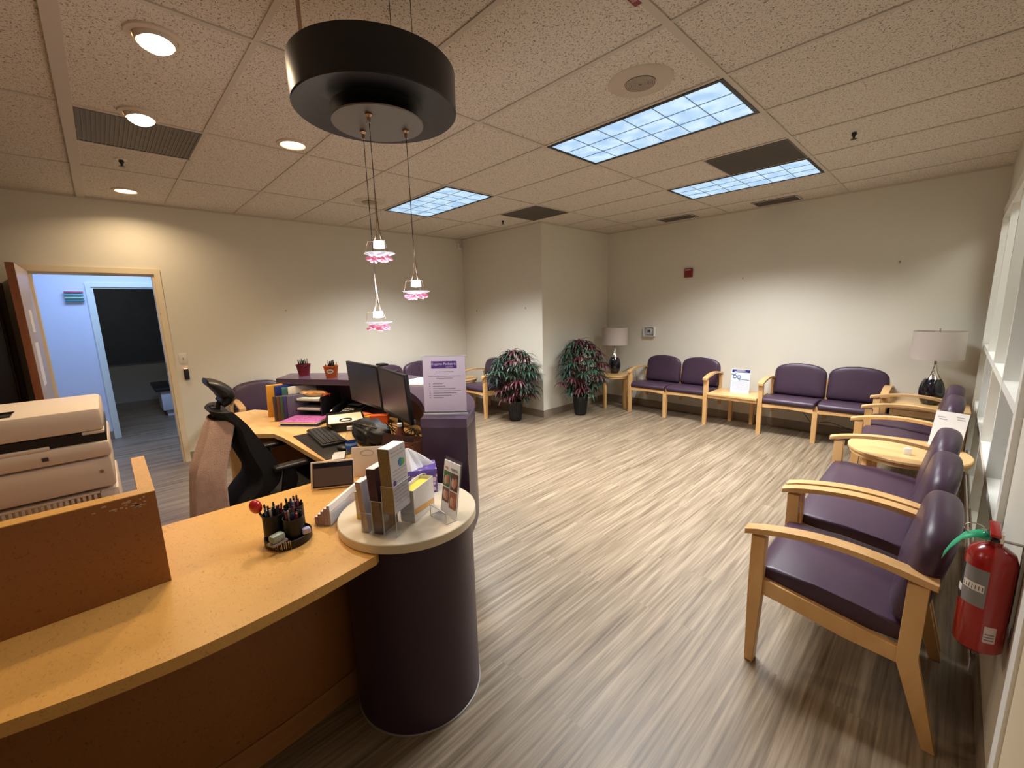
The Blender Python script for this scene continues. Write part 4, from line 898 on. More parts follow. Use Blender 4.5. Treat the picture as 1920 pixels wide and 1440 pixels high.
for k, c in enumerate(((0.05, 0.04, 0.035), (0.12, 0.05, 0.03), (0.04, 0.10, 0.05), (0.05, 0.04, 0.20), (0.10, 0.10, 0.16))):
    u = sheet_thing('notebook', ('grey-black', 'brown', 'green', 'violet', 'slate blue')[k]+' notebook in the small upright pack before the paper trays', 'notebook', (-2.66+k*0.017, -0.90+k*0.020, D), fa+PI/2-0.9, (0.16, 0.017, 0.20), mat('notebook_%d' % k, c, 0.45), 0.05, 'upright notebooks')
# magazines
t = thing('magazine_stack', 'glossy pink and purple catalogue on a small pile of booklets', 'magazines', (-2.42, -0.83, D), math.radians(38))
boxpart('lower_booklet', (-0.16, -0.10, 0), (0.14, 0.09, 0.006), mat('pale_blue_sheet', (0.45, 0.5, 0.75), 0.5), t)
boxpart('dark_booklet', (-0.15, -0.09, 0.006), (0.15, 0.09, 0.022), mat('navy_cover', (0.02, 0.03, 0.09), 0.4), t)
boxpart('pages', (-0.148, -0.10, 0.022), (0.148, 0.10, 0.036), PAPER, t)
boxpart('cover', (-0.15, -0.102, 0.036), (0.15, 0.102, 0.038), mat('pink_purple_cover', (0.55, 0.17, 0.50), 0.3, var=0.3, vscale=9), t)
bm = bmesh.new(); rr = random.Random(8)
for k in range(26): x, y = rr.uniform(-0.12, 0.12), rr.uniform(-0.08, 0.08); add_span(bm, (x, y, 0.038), (x+rr.uniform(0.01, 0.04), y+0.004, 0.0384))
obj('cover_print', bm, mat('purple_print', (0.16, 0.02, 0.2), 0.4), t)
# tray organiser
t = thing('paper_tray', 'black stacked paper trays with papers under the raised counter', 'paper tray', (-2.585, -0.70, D), math.radians(33))
for z in (0.0, 0.075, 0.15):
    boxpart('shelf', (-0.15, -0.12, z), (0.15, 0.12, z+0.006), BLACK, t); boxpart('paper_pile', (-0.13, -0.11, z+0.006), (0.13, 0.10, z+0.024), PAPER, t)
for x in (-0.157, 0.1505): boxpart('side_wall', (x, -0.12, 0), (x+0.006, 0.12, 0.19), BLACK, t)
t = thing('snack_packet', 'crumpled brown and clear snack packet lying on top of the paper trays', 'packet', (-2.585, -0.70, D+0.1745), math.radians(33))
bm = bmesh.new(); bmesh.ops.create_icosphere(bm, subdivisions=3, radius=1); rr = random.Random(4)
for v in bm.verts: v.co = Vector((v.co.x*0.12, v.co.y*0.07, v.co.z*0.022+0.02))*(1+0.0)+Vector((rr.uniform(-1, 1), rr.uniform(-1, 1), rr.uniform(-0.6, 1)))*0.006
obj('wrapper', bm, mat('brown_foil', (0.42, 0.24, 0.11), 0.25, var=0.5, vscale=30), t)
t = thing('red_tape_roll', 'small round red object beside the snack packet', 'tape roll', (-2.47, -0.64, D+0.1745)); obj('roll', mk(add_lathe, [(0.012, 0), (0.028, 0), (0.028, 0.02), (0.012, 0.02), (0.012, 0)], seg=28), mat('red_orange', (0.6, 0.08, 0.03), 0.4), t, 40)
t = thing('desk_phone', 'black desk telephone behind the clipboard', 'telephone', (-2.33, -0.545, D), math.radians(18))
bm = bmesh.new(); add_prism(bm, [(-0.10, 0.0), (0.10, 0.0), (0.10, 0.09), (-0.10, 0.02)], -0.11, 0.11, 'x', bev=0.004); obj('body', bm, BLACK, t, 40)
bm = bmesh.new(); add_tube(bm, spline([(-0.085, -0.09, 0.055), (-0.085, -0.05, 0.075), (-0.085, 0.04, 0.105), (-0.085, 0.09, 0.115)], 5), 0.018, 10); obj('handset', bm, BLACKG, t, 60)
bm = bmesh.new()
for i in range(4):
    for j in range(4): add_box(bm, (-0.02+i*0.026, -0.07+j*0.026, 0.0335+0.35*(j*0.026+0.03)), (0.018, 0.016, 0.006), rot=(0.34, 0, 0))
obj('keypad', bm, mat('grey_keys', (0.35,0.35,0.35), 0.5), t)
boxpart('display', (-0.04, 0.05, 0.094), (0.09, 0.094, 0.10), mat('lcd_dark', (0.05,0.055,0.07), 0.3), t)
t = thing('clipboard', 'black clipboard with cream sheets in the middle of the desk', 'clipboard', (-2.10, -0.655, D+0.06), math.radians(-20))
boxpart('board', (-0.20, -0.13, 0), (0.17, 0.13, 0.008), BLACK, t, 0.002); boxpart('paper', (-0.09, -0.115, 0.008), (0.18, 0.115, 0.014), mat('cream_paper', (0.80, 0.70, 0.56), 0.7), t)
boxpart('spacer_box', (-0.18, -0.10, -0.06), (0.16, 0.12, 0), BLACK, t)
for k, (x, y, a, c, lab) in enumerate(((-2.08, -0.465, 0.3, (0.75, 0.42, 0.03), 'yellow-orange notepad behind the clipboard'), (-2.17, -0.485, -0.2, (0.80, 0.22, 0.12), 'coral red notepad among the papers behind the clipboard'), (-1.99, -0.44, 0.5, (0.8, 0.16, 0.05), 'orange-red notepad under the left monitor'))):
    u = thing('notepad', lab, 'notepad', (x, y, D), a+0.4, 'coloured notepads'); boxpart('pad', (-0.065, -0.035, 0), (0.065, 0.035, 0.045+0.008*k), mat('notepad_%d' % k, c, 0.5), u, 0.001)
t = thing('key_ring', 'black wire ring lying on the cream sheets', 'ring', (-1.98, -0.70, D+0.078)); obj('ring', mk(add_tube, [(0.04*math.cos(a*PI/12), 0.04*math.sin(a*PI/12), 0) for a in range(24)], 0.004, 6, closed=True), BLACK, t, 60)
# black bag
t = thing('black_bag', 'soft black bag slumped on the desk in front of the monitors', 'bag', (-1.60, -0.70, D), math.radians(-8))
bm = bmesh.new(); bmesh.ops.create_icosphere(bm, subdivisions=4, radius=1)
for v in bm.verts:
    c = v.co; s = 1+0.06*math.sin(c.x*7+c.y*5)+0.04*math.sin(c.y*11+c.z*9); q = lambda a: math.copysign(abs(a)**0.62, a)
    v.co = Vector((q(c.x)*0.185*s, q(c.y)*0.095*s, max(0, q(c.z)*0.066*s+0.064)))
obj('body', bm, mat('black_nylon', (0.009, 0.009, 0.010), 0.5, bump=0.2, bscale=90), t, 80)
obj('strap', mk(add_tube, spline([(-0.15, -0.03, 0.105), (-0.06, -0.085, 0.128), (0.06, -0.07, 0.135), (0.14, 0.0, 0.115)], 6), 0.006, 6), BLACK, t, 60)
t = thing('cable_tangle', 'tangle of brown and black cables under the right monitor', 'cables', (0, 0, 0))
rr = random.Random(9); bm = bmesh.new()
for k in range(7):
    p = [(-1.62+rr.uniform(-0.05, 0.05)+i*0.08, -0.565+rr.uniform(-0.03, 0.03), D+0.03+rr.uniform(0.0, 0.10)) for i in range(7)]; add_tube(bm, spline(p, 4), 0.003, 5)
obj('cables', bm, mat('brown_cable', (0.10, 0.05, 0.03), 0.5), t, 60)
# bottles
def bottle(x, y, z, label, tint, lab=None, h=0.19, water=True):
    t = thing('water_bottle', label, 'bottle', (x, y, z), 0, 'plastic water bottles'); s = h/0.19
    obj('bottle_body', mk(add_lathe, [(0, 0), (0.026, 0), (0.031, 0.006), (0.031, 0.05), (0.029, 0.055), (0.031, 0.06), (0.031, 0.115), (0.027, 0.135), (0.014, 0.158), (0.0125, 0.17), (0.0125, 0.175), (0, 0.175)] if s == 1 else [(a, b*s) for a, b in [(0, 0), (0.026, 0), (0.031, 0.006), (0.031, 0.115), (0.027, 0.135), (0.014, 0.158), (0.0125, 0.175), (0, 0.175)]], seg=28), tint, t, 50)
    obj('cap', mk(add_lathe, [(0, 0.175*s), (0.0148, 0.172*s), (0.0148, 0.19*s), (0, 0.192*s)], seg=24), mat('white_cap', (0.80, 0.80, 0.80), 0.4), t, 40)
    if lab: obj('label', mk(add_lathe, [(0.0313, 0.062), (0.0314, 0.064), (0.0314, 0.100), (0.0313, 0.102)], seg=28), lab, t, 40)
    if lab: obj('label_stripe', mk(add_lathe, [(0.0316, 0.085), (0.0316, 0.098)], seg=28), mat('label_white_blue', (0.25, 0.50, 0.80), 0.4), t, 40)
CLR = acrylic_mat('clear_pet', (0.90, 0.93, 0.95))
bottle(-1.365, -0.925, D, 'clear water bottle with a blue label beside the keyboard', CLR, mat('blue_label', (0.02, 0.10, 0.55), 0.4))
bottle(-1.205, -0.700, D, 'reddish tinted bottle with pale cap behind the black bag', mat('red_tinted_plastic', (0.30, 0.09, 0.06), 0.2, trans=0.4))
bottle(-1.205, -0.610, D, 'clear bottle without label nearest the raised counter end', CLR)
t = thing('patterned_basket', 'small woven brown basket at the end of the raised counter', 'basket', (-1.07, -0.695, D)); obj('basket', mk(add_lathe, [(0, 0), (0.05, 0), (0.062, 0.12), (0.058, 0.12), (0.047, 0.006), (0, 0.006)], seg=28), mat('woven_brown', (0.22, 0.09, 0.05), 0.8, var=0.6, vscale=120, bump=0.6, bscale=150), t, 60)
t = thing('dark_folder', 'dark brown folder leaning beside the clear bottle', 'folder', (-1.13, -0.79, D), math.radians(35)); bm = bmesh.new(); add_span(bm, (-0.09, 0, 0), (0.09, 0.006, 0.15)); bmesh.ops.transform(bm, matrix=Euler((-0.25, 0.12, 0)).to_matrix().to_4x4(), verts=bm.verts); obj('cover', bm, mat('dark_brown_cover', (0.06, 0.028, 0.025), 0.4), t)
t = thing('red_tray', 'red and tan oval pad lying in front of the water bottle', 'tray', (-1.22, -0.86, D))
bm = bmesh.new(); add_lathe(bm, [(0, 0), (0.09, 0), (0.10, 0.012), (0.085, 0.012), (0.08, 0.006), (0, 0.006)], seg=36); bmesh.ops.scale(bm, vec=(1.25, 0.8, 1), verts=bm.verts); obj('rim', bm, mat('red_rubber', (0.30, 0.02, 0.03), 0.4), t, 50)
bm = bmesh.new(); add_lathe(bm, [(0, 0.0062), (0.078, 0.0062), (0.078, 0.009), (0, 0.009)], seg=36); bmesh.ops.scale(bm, vec=(1.25, 0.8, 1), verts=bm.verts); obj('tan_insert', bm, mat('tan_insert', (0.42, 0.22, 0.11), 0.6), t, 40)
t = thing('tissue_pack', 'folded white envelopes at the desk edge before the water bottle', 'envelopes', (-1.43, -0.985, D+0.004), math.radians(-25))
for k in range(3): boxpart('envelope', (-0.06, -0.03+k*0.006, k*0.006), (0.07, 0.03+k*0.006, 0.005+k*0.006), mat('cool_white', (0.72, 0.76, 0.82), 0.5), t, 0.001)

# ------------------------------------------------------------------ on the raised counter
def pail(x, y, label, c, oval=False):
    t = thing('pencil_pail', label, 'pail', (x, y, T), 0, 'small pails of black pens')
    obj('pail', mk(add_lathe, [(0, 0), (0.042, 0), (0.056, 0.090), (0.060, 0.092), (0.060, 0.097), (0.055, 0.097), (0.041, 0.005), (0, 0.005)], seg=36), c, t, 50)
    bm = bmesh.new(); rr = random.Random(x)
    for k in range(26):
        a, r = rr.uniform(0, 6.28), rr.uniform(0, 0.03); add_cyl(bm, (r*math.cos(a), r*math.sin(a), 0.01), (r*1.55*math.cos(a)+rr.uniform(-0.006, 0.006), r*1.55*math.sin(a), rr.uniform(0.11, 0.145)), 0.004, 0.0025, seg=6)
    obj('pens', bm, BLACK, t)['kind'] = 'stuff'
    obj('handle', mk(add_tube, [(0.061*math.cos(a), 0.061*math.sin(a)*0.5, 0.088-0.012*abs(math.sin(a))) for a in [k*PI/10 for k in range(10, 21)]], 0.0015, 6), NICKEL, t, 60)
    if oval:
        def patch(nm, rr_, w_, z0, z1, m_):
            bm = bmesh.new(); az = math.radians(-32); pv = None; N = 10
            for k in range(N+1):
                u = -1+2*k/N; hh = math.sqrt(max(0, 1-u*u))*(z1-z0)/2+0.0008; a = az+u*w_; zc = (z0+z1)/2
                vs = [bm.verts.new(((0.0425+0.0157*z/0.1+rr_)*math.cos(a), (0.0425+0.0157*z/0.1+rr_)*math.sin(a), z)) for z in (zc-hh, zc+hh)]
                if pv: bm.faces.new((pv[0], vs[0], vs[1], pv[1]))
                pv = vs
            obj(nm, bm, m_, t)
        patch('badge_rim', 0.0010, 0.62, 0.034, 0.078, mat('badge_dark', (0.10, 0.02, 0.01), 0.5)); patch('badge', 0.0016, 0.56, 0.038, 0.074, mat('badge_cream', (0.75, 0.55, 0.42), 0.5)); patch('badge_wording', 0.0022, 0.36, 0.050, 0.060, INK)
pail(-2.858, -0.668, 'dark red pail stuffed with black pens on the purple counter', mat('dark_red_pail', (0.16, 0.015, 0.03), 0.35, var=0.3, vscale=30))
pail(-2.535, -0.560, 'orange pail with an oval badge and black pens inside', mat('orange_pail', (0.50, 0.10, 0.015), 0.35, var=0.2, vscale=30), True)
t = thing('sign_holder', 'upright acrylic holder with a pink patient notice on the purple counter', 'sign', (-0.768, -0.676, T), math.radians(42.5))
Wd, Hh = 0.212, 0.288
tilt = -0.05
e = Euler((tilt, 0, 0)).to_matrix().to_4x4()
def sp(name, a, b, m, bev=0):
    bm = bmesh.new(); add_span(bm, a, b, bev=bev); bmesh.ops.transform(bm, matrix=e, verts=bm.verts); return obj(name, bm, m, t)
sp('notice', (-Wd/2, -0.001, 0.014), (Wd/2, 0.0005, Hh), mat('pink_notice_paper', (0.80, 0.66, 0.72), 0.5))
sp('acrylic_front', (-Wd/2-0.006, -0.005, 0.002), (Wd/2+0.006, -0.0028, Hh+0.006), ACRYL)
sp('acrylic_edge', (-Wd/2-0.006, -0.005, Hh+0.003), (Wd/2+0.006, 0.004, Hh+0.007), ACEDGE); sp('acrylic_edge', (-Wd/2-0.006, -0.005, 0.000), (Wd/2+0.006, 0.004, 0.006), ACEDGE)
boxpart('acrylic_foot', (-Wd/2-0.006, -0.002, 0), (Wd/2+0.006, 0.085, 0.003), ACRYL, t)
sp('banner', (-0.063, -0.0018, Hh-0.058), (0.065, -0.0012, Hh-0.022), mat('banner_purple', (0.085, 0.018, 0.17), 0.4))
BW = mat('lavender_lettering', (0.70, 0.62, 0.82), 0.5)
text('banner_text', 'Eugene Pediatric', 0.0185, BW, t, (0.001, 0.0095, Hh-0.036), (PI/2, 0, 0), 0.0003)
text('banner_text', 'ASSOCIATES', 0.0065, BW, t, (0.028, 0.0088, Hh-0.0515), (PI/2, 0, 0), 0.0003)
bm = bmesh.new(); rr = random.Random(2)
def dashes(x0, x1, z, th=0.0026):
    x = x0
    while x < x1:
        L = rr.uniform(0.004, 0.012); add_span(bm, (x, -0.0018, z), (min(x+L, x1), -0.0011, z+th)); x += L+0.0016
dashes(-0.042, 0.048, 0.212); dashes(-0.078, 0.083, 0.191, 0.0022); dashes(-0.038, 0.042, 0.180, 0.0022)
for z, L in ((0.152, 0.048), (0.1405, 0.062), (0.129, 0.112), (0.1175, 0.138), (0.106, 0.115), (0.0945, 0.09), (0.083, 0.052)):
    dashes(-0.058, -0.058+L, z); add_span(bm, (-0.077, -0.0018, z), (-0.072, -0.0011, z+0.0035))
bmesh.ops.transform(bm, matrix=e, verts=bm.verts); obj('notice_lines', bm, INK, t)
for k, (x, y, a, c, lab) in enumerate(((-1.62, -0.26, 0.5, PAPER, 'white paper pile on the purple counter behind the notice, lower sheets'), (-1.66, -0.24, 0.2, mat('light_blue_print', (0.35, 0.55, 0.75), 0.5), 'light blue printed sheet on top of the counter papers'))):
    u = thing('papers', lab, 'papers', (x, y, T+0.016*k), a, 'papers on the raised counter'); boxpart('sheets', (-0.14, -0.108, 0), (0.14, 0.108, 0.016 if k == 0 else 0.003), c, u)

# ------------------------------------------------------------------ on the counter
t = thing('pen_organizer', 'round black mesh desk organizer on the honey counter', 'desk organizer', (-0.655, -1.47, K))
MB = mat('black_wire_mesh', (0.010, 0.010, 0.010), 0.4, metal=0.2)
obj('base', mk(add_lathe, [(0, 0), (0.074, 0), (0.078, 0.004), (0.078, 0.028), (0.074, 0.030), (0.073, 0.006), (0, 0.006)], seg=48), MB, t, 40)
for x, y, r, h in ((-0.030, -0.034, 0.036, 0.108), (-0.034, 0.036, 0.034, 0.112), (0.026, 0.014, 0.034, 0.095)): obj('cup', mk(add_lathe, [(0, 0.007), (r, 0.007), (r, h), (r-0.002, h), (r-0.002, 0.010), (0, 0.010)], c=(x, y, 0), seg=30), MB, t, 40)
rr = random.Random(12)
PC = [BLACK, BLACK, BLACK, mat('pen_blue', (0.015, 0.06, 0.2), 0.3), mat('pen_red', (0.20, 0.02, 0.03), 0.3), mat('pen_clear', (0.5, 0.5, 0.52), 0.2), mat('pen_maroon', (0.12, 0.02, 0.05), 0.3)]
k = 0
for x, y, r, h in ((-0.030, -0.034, 0.027, 0.108), (-0.034, 0.036, 0.025, 0.112), (0.026, 0.014, 0.025, 0.095)):
    for q in range(12):
        a = q*2.4; rad = r*math.sqrt((q+0.5)/12); tx, ty = rad*math.cos(a), rad*math.sin(a)
        pen = thing('pen', ('black pen', 'black pen', 'black pen', 'blue pen', 'red pen', 'clear pen', 'maroon pen')[k % 7]+' among those in the organizer cups', 'pen', (t.location[0]+x, t.location[1]+y, K+0.0105), 0, 'pens in the desk organizer, '+('black', 'black', 'black', 'blue', 'red', 'clear', 'maroon')[k % 7])
        ln = h+rr.uniform(0.004, 0.030)
        obj('barrel', mk(add_cyl, (tx*0.6, ty*0.6, 0), (tx*1.15, ty*1.15, ln), 0.0042, 0.0036, seg=10), PC[k % 7], pen, 40); k += 1
t2 = thing('red_pen_topper', 'pen with a big red glossy ball top in the organizer', 'pen', (-0.715, -1.545, K+0.0105))
obj('barrel', mk(add_cyl, (0.030, 0.045, 0), (0.0, 0.0, 0.115), 0.004, seg=10), BLACK, t2, 40)
bm = bmesh.new(); bmesh.ops.create_uvsphere(bm, u_segments=24, v_segments=16, radius=1, matrix=Matrix.Translation((0.002, -0.004, 0.128)) @ Euler((0.2, 0.3, 0.5)).to_matrix().to_4x4() @ Matrix.Diagonal((0.025, 0.018, 0.028, 1))); obj('topper', bm, mat('red_gloss', (0.5, 0.01, 0.015), 0.1, coat=0.8), t2, 80)
t2 = thing('mini_stapler', 'small grey-green mini stapler resting on the organizer rim', 'stapler', (-0.598, -1.520, K+0.031), math.radians(20))
boxpart('base', (-0.018, -0.028, 0), (0.018, 0.028, 0.008), mat('stapler_base', (0.25, 0.2, 0.19), 0.4), t2, 0.002); boxpart('body', (-0.016, -0.024, 0.008), (0.016, 0.024, 0.036), mat('stapler_green', (0.22, 0.28, 0.24), 0.35), t2, 0.009)
t2 = thing('white_eraser', 'white and purple wrapped sweet on the right of the organizer', 'wrapper', (-0.600, -1.425, K+0.031)); boxpart('wrap', (-0.012, -0.014, 0), (0.012, 0.014, 0.020), mat('lilac_white', (0.45, 0.42, 0.62), 0.35, var=0.5, vscale=90), t2, 0.004)
t2 = thing('paper_clips', 'bright wire paper clips hooked on the front of the organizer', 'paper clips', (0, 0, 0)); bm = bmesh.new()
for k in range(4):
    a = -0.75+k*0.17; c0 = (-0.655+0.081*math.cos(a), -1.47+0.081*math.sin(a)); add_tube(bm, [(c0[0]-0.003*math.sin(a), c0[1]+0.003*math.cos(a), K+0.006), (c0[0]-0.003*math.sin(a), c0[1]+0.003*math.cos(a), K+0.036), (c0[0]+0.003*math.sin(a), c0[1]-0.003*math.cos(a), K+0.036), (c0[0]+0.003*math.sin(a), c0[1]-0.003*math.cos(a), K+0.010)], 0.0008, 5)
obj('clips', bm, CHROME, t2)
# payment tablet on stand
t = thing('payment_terminal', 'beige payment stand holding a dark tablet on the counter', 'payment terminal', (-0.995, -1.175, K), math.radians(58))
ee = Euler((-0.32, 0, 0)).to_matrix().to_4x4()
def tp(name, a, b, m, bev=0, shift=(0,0,0)):
    bm = bmesh.new(); add_span(bm, a, b, bev=bev, seg=3); bmesh.ops.transform(bm, matrix=Matrix.Translation(shift) @ ee, verts=bm.verts); return obj(name, bm, m, t, 40)
BEI = mat('beige_plastic', (0.62, 0.50, 0.38), 0.4)
tp('frame', (-0.100, -0.006, 0.004), (0.092, 0.006, 0.132), BEI, 0.005); tp('tablet', (-0.090, -0.009, 0.010), (0.090, -0.0055, 0.124), BLACKG, 0.003); tp('screen', (-0.085, -0.0098, 0.016), (0.085, -0.0088, 0.100), mat('brown_grey_screen', (0.085, 0.060, 0.050), 0.35))
bm = bmesh.new(); add_prism(bm, [(0.004, 0.0), (0.10, 0.0), (0.095, 0.02), (0.045, 0.115), (0.036, 0.115)], -0.07, 0.07, 'x', bev=0.004); obj('stand', bm, BEI, t, 40)
t = thing('beige_envelope', 'beige case with an embossed oval behind the payment stand', 'case', (-1.00, -0.985, K), math.radians(50))
bm = bmesh.new(); add_span(bm, (-0.10, 0, 0.0), (0.06, 0.018, 0.150), bev=0.006); bmesh.ops.transform(bm, matrix=Euler((-0.25, 0, 0)).to_matrix().to_4x4(), verts=bm.verts); obj('case', bm, BEI, t, 40)
bm = bmesh.new(); add_lathe(bm, [(0.030, 0), (0.030, 0.001), (0.033, 0.001), (0.033, 0)], seg=30); bmesh.ops.transform(bm, matrix=Euler((-0.25, 0, 0)).to_matrix().to_4x4() @ Matrix.Translation((-0.02, -0.0005, 0.12)) @ Euler((PI/2, 0, 0)).to_matrix().to_4x4() @ Matrix.Diagonal((1, 0.45, 1, 1)), verts=bm.verts); obj('embossed_oval', bm, mat('embossed_tan', (0.42, 0.32, 0.24), 0.5), t)
# tiered leaflet holder
LO, LA = Vector((-0.694, -1.363, K)), math.radians(39)
t = thing('leaflet_holder', 'clear stepped acrylic holder running from the organizer to the payment stand', 'leaflet holder', LO, LA)
bm = bmesh.new(); add_span(bm, (-0.002, -0.003, 0), (0.068, 0.29, 0.0018)); add_span(bm, (-0.0035, -0.003, 0.0018), (-0.0018, 0.29, 0.030)); add_span(bm, (0.0665, -0.003, 0.0018), (0.068, 0.29, 0.060)); obj('acrylic_body', bm, ACRYL, t)
bm = bmesh.new(); add_span(bm, (-0.0036, -0.0032, 0.030), (-0.0018, 0.29, 0.0315)); add_span(bm, (0.0664, -0.0032, 0.060), (0.0682, 0.29, 0.0615)); add_span(bm, (-0.0036, -0.0045, 0), (0.068, -0.0032, 0.0018)); obj('acrylic_edges', bm, ACEDGE, t)
PRC = mat('lilac_printed_card', (0.46, 0.34, 0.37), 0.6, var=0.6, vscale=260)
for k in range(5):
    o = LO+Matrix.Rotation(LA, 4, 'Z') @ Vector((0.0005+k*0.013, 0, 0.002)); hh = 0.034+k*0.0115
    u = thing('leaflet_strip', ('lowest, leftmost', 'second lowest', 'middle', 'second tallest', 'tallest, rightmost')[k]+' strip of leaflets in the stepped clear holder', 'leaflets', o, LA, 'leaflets in the stepped holder')
    boxpart('leaflets', (0, 0, 0), (0.012, 0.285, hh), PAPER, u); boxpart('printed_end', (0, -0.0012, 0), (0.012, 0, hh-0.001), PRC, u)

# ------------------------------------------------------------------ on the disk
Dk = 0.7855
a0 = math.radians(118)   # holder runs from the near-left front toward the back
t = thing('brochure_holder', 'clear acrylic three-pocket holder on the round disk top', 'brochure holder', (-0.445, -1.285, Dk), math.radians(28))
bm = bmesh.new(); bm2 = bmesh.new()
def pocket(x0, y0, w_, d_, h_):
    for a, b in (((x0, y0), (x0+w_, y0+0.002)), ((x0, y0+d_-0.002), (x0+w_, y0+d_)), ((x0, y0), (x0+0.002, y0+d_)), ((x0+w_-0.002, y0), (x0+w_, y0+d_))): add_span(bm, (*a, 0), (*b, h_))
    for a, b in (((x0, y0), (x0+w_, y0+0.0022)), ((x0+w_-0.0022, y0), (x0+w_, y0+d_)), ((x0, y0), (x0+0.0022, y0+d_))): add_span(bm2, (a[0], a[1], h_-0.0016), (b[0], b[1], h_+0.0004))
    for cx_, cy_ in ((x0, y0), (x0+w_-0.002, y0)): add_span(bm2, (cx_, cy_, 0), (cx_+0.0018, cy_+0.0018, h_))
pocket(0.0, 0.0, 0.046, 0.105, 0.075); pocket(0.047, 0.0, 0.046, 0.105, 0.125); pocket(0.094, 0.0, 0.052, 0.105, 0.185)
add_span(bm, (0.094, 0.0, 0.082), (0.146, 0.105, 0.084))
obj('acrylic_pockets', bm, ACRYL, t); obj('acrylic_edges', bm2, ACEDGE, t)
HN = Vector((math.cos(math.radians(28)), math.sin(math.radians(28)), 0)); HW = Vector((-HN.y, HN.x, 0)); HO = Vector((-0.445, -1.285, Dk))
def pack(label, x0, x1, z0, h, cedge, cface, lean=0.0, seed=0):
    o = HO+HN*x0+HW*0.004; t = thing('brochures', label, 'brochures', (o.x, o.y, Dk+z0), math.radians(28), 'brochure packs in the clear holder')
    w_ = x1-x0; rr = random.Random(seed); n = 9
    for nm, par in (('brochure_stack', 0), ('cover_sheet', 1)):
        bm = bmesh.new()
        if par == 0:
            for k in range(n): add_span(bm, (k*(w_-0.001)/n, 0.0, 0), ((k+0.86)*(w_-0.001)/n, 0.097, h-rr.uniform(0, 0.005)))
        else: add_span(bm, (w_-0.001, 0.0, 0), (w_, 0.097, h))
        for v in bm.verts: v.co.x += lean*v.co.z
        obj(nm, bm, (cedge, cface)[par], t)
    bm = bmesh.new(); add_span(bm, (0.001, 0.001, h-0.0005), (w_-0.002, 0.097, h+0.0004))
    for v in bm.verts: v.co.x += lean*v.co.z
    obj('top_edges', bm, PAPER, t)
    return t
OLV = mat('olive_brochure_edges', (0.30, 0.22, 0.11), 0.6, var=0.6, vscale=150); PUB = mat('dark_purple_edges', (0.07, 0.03, 0.055), 0.5, var=0.4, vscale=150)
BRE = mat('brown_white_edges', (0.55, 0.40, 0.32), 0.6, var=0.3, vscale=150); GPR = mat('grey_white_print', (0.62, 0.60, 0.62), 0.5, var=0.06, vscale=60)
pack('front-left pack of white leaflets with brown edges in the clear holder', 0.003, 0.026, 0.001, 0.185, BRE, GPR, -0.10, 1)
pack('middle pack of dark purple leaflets in the clear holder', 0.050, 0.085, 0.001, 0.240, PUB, PUB, -0.06, 2)
tp3 = pack('tallest pack of white leaflets with a green and blue emblem', 0.097, 0.143, 0.085, 0.232, OLV, GPR, -0.03, 3)
for c, yy, zz, rx in ((mat('emblem_blue', (0.03, 0.22, 0.45), 0.4), 0.060, 0.170, 0.012), (mat('emblem_green', (0.12, 0.40, 0.08), 0.4), 0.074, 0.168, 0.010), (mat('emblem_purple', (0.12, 0.04, 0.25), 0.4), 0.016, 0.106, 0.009)):
    bm = bmesh.new(); add_cyl(bm, (0, yy, zz), (0.0008, yy, zz), rx, seg=20)
    for v in bm.verts: v.co.x += 0.0462-0.03*v.co.z; v.co.z = zz+(v.co.z-zz)*1.25
    obj('cover_emblem', bm, c, tp3)
bm = bmesh.new(); rr = random.Random(6)
for k in range(15):
    z = 0.215-k*0.0135; 
    if 0.15 < z < 0.19: continue
    x = 0.008 if not 0.09 < z < 0.12 else 0.03
    while x < 0.088: L = rr.uniform(0.006, 0.02); add_span(bm, (0.0, x, z), (0.0006, min(0.09, x+L), z+0.0018)); x += L+0.004
for v in bm.verts: v.co.x += 0.0461-0.03*v.co.z
obj('cover_print', bm, mat('faint_ink', (0.33, 0.30, 0.34), 0.6), tp3)
t = thing('card_stack', 'thick stack of cream cards with a yellow base left of the brochure holder', 'cards', (-0.555, -1.255, Dk), math.radians(28))
boxpart('cards', (0, 0, 0.022), (0.045, 0.075, 0.112), mat('cream_card_edges', (0.66, 0.52, 0.34), 0.6, var=0.2, vscale=90), t); boxpart('yellow_cards', (0, 0, 0), (0.045, 0.075, 0.0215), mat('yellow_cards', (0.62, 0.42, 0.05), 0.5), t)
# open white carton with yellow contents
t = thing('leaflet_box', 'white open carton with yellow lining behind the brochure holder', 'box', (-0.425, -1.065, Dk), math.radians(28))
bm = bmesh.new()
for a, b in (((-0.03, -0.075), (-0.0285, 0.075)), ((0.0285, -0.075), (0.03, 0.075)), ((-0.03, -0.075), (0.03, -0.0735)), ((-0.03, 0.0735), (0.03, 0.075))): add_span(bm, (*a, 0), (*b, 0.125))
add_span(bm, (-0.03, -0.075, 0), (0.03, 0.075, 0.002)); obj('carton', bm, PAPER, t)
bm = bmesh.new(); add_span(bm, (-0.027, -0.072, 0.03), (0.027, 0.072, 0.112)); obj('yellow_contents', bm, mat('yellow_leaflets', (0.80, 0.66, 0.10), 0.5, var=0.2, vscale=30), t)
bm = bmesh.new(); add_prism(bm, [(-0.07, 0.03), (0.07, 0.012), (0.07, 0.035), (-0.07, 0.052)], 0.03, 0.0306, 'x'); obj('orange_stripe', bm, mat('orange_print', (0.75, 0.42, 0.15), 0.5), t)
bm = bmesh.new(); add_tube(bm, [(0.0, 0.074*math.cos(a), 0.125+0.022*math.sin(a)) for a in [k*PI/12 for k in range(13)]], 0.0014, 6); obj('carry_loop', bm, ACEDGE, t, 60)
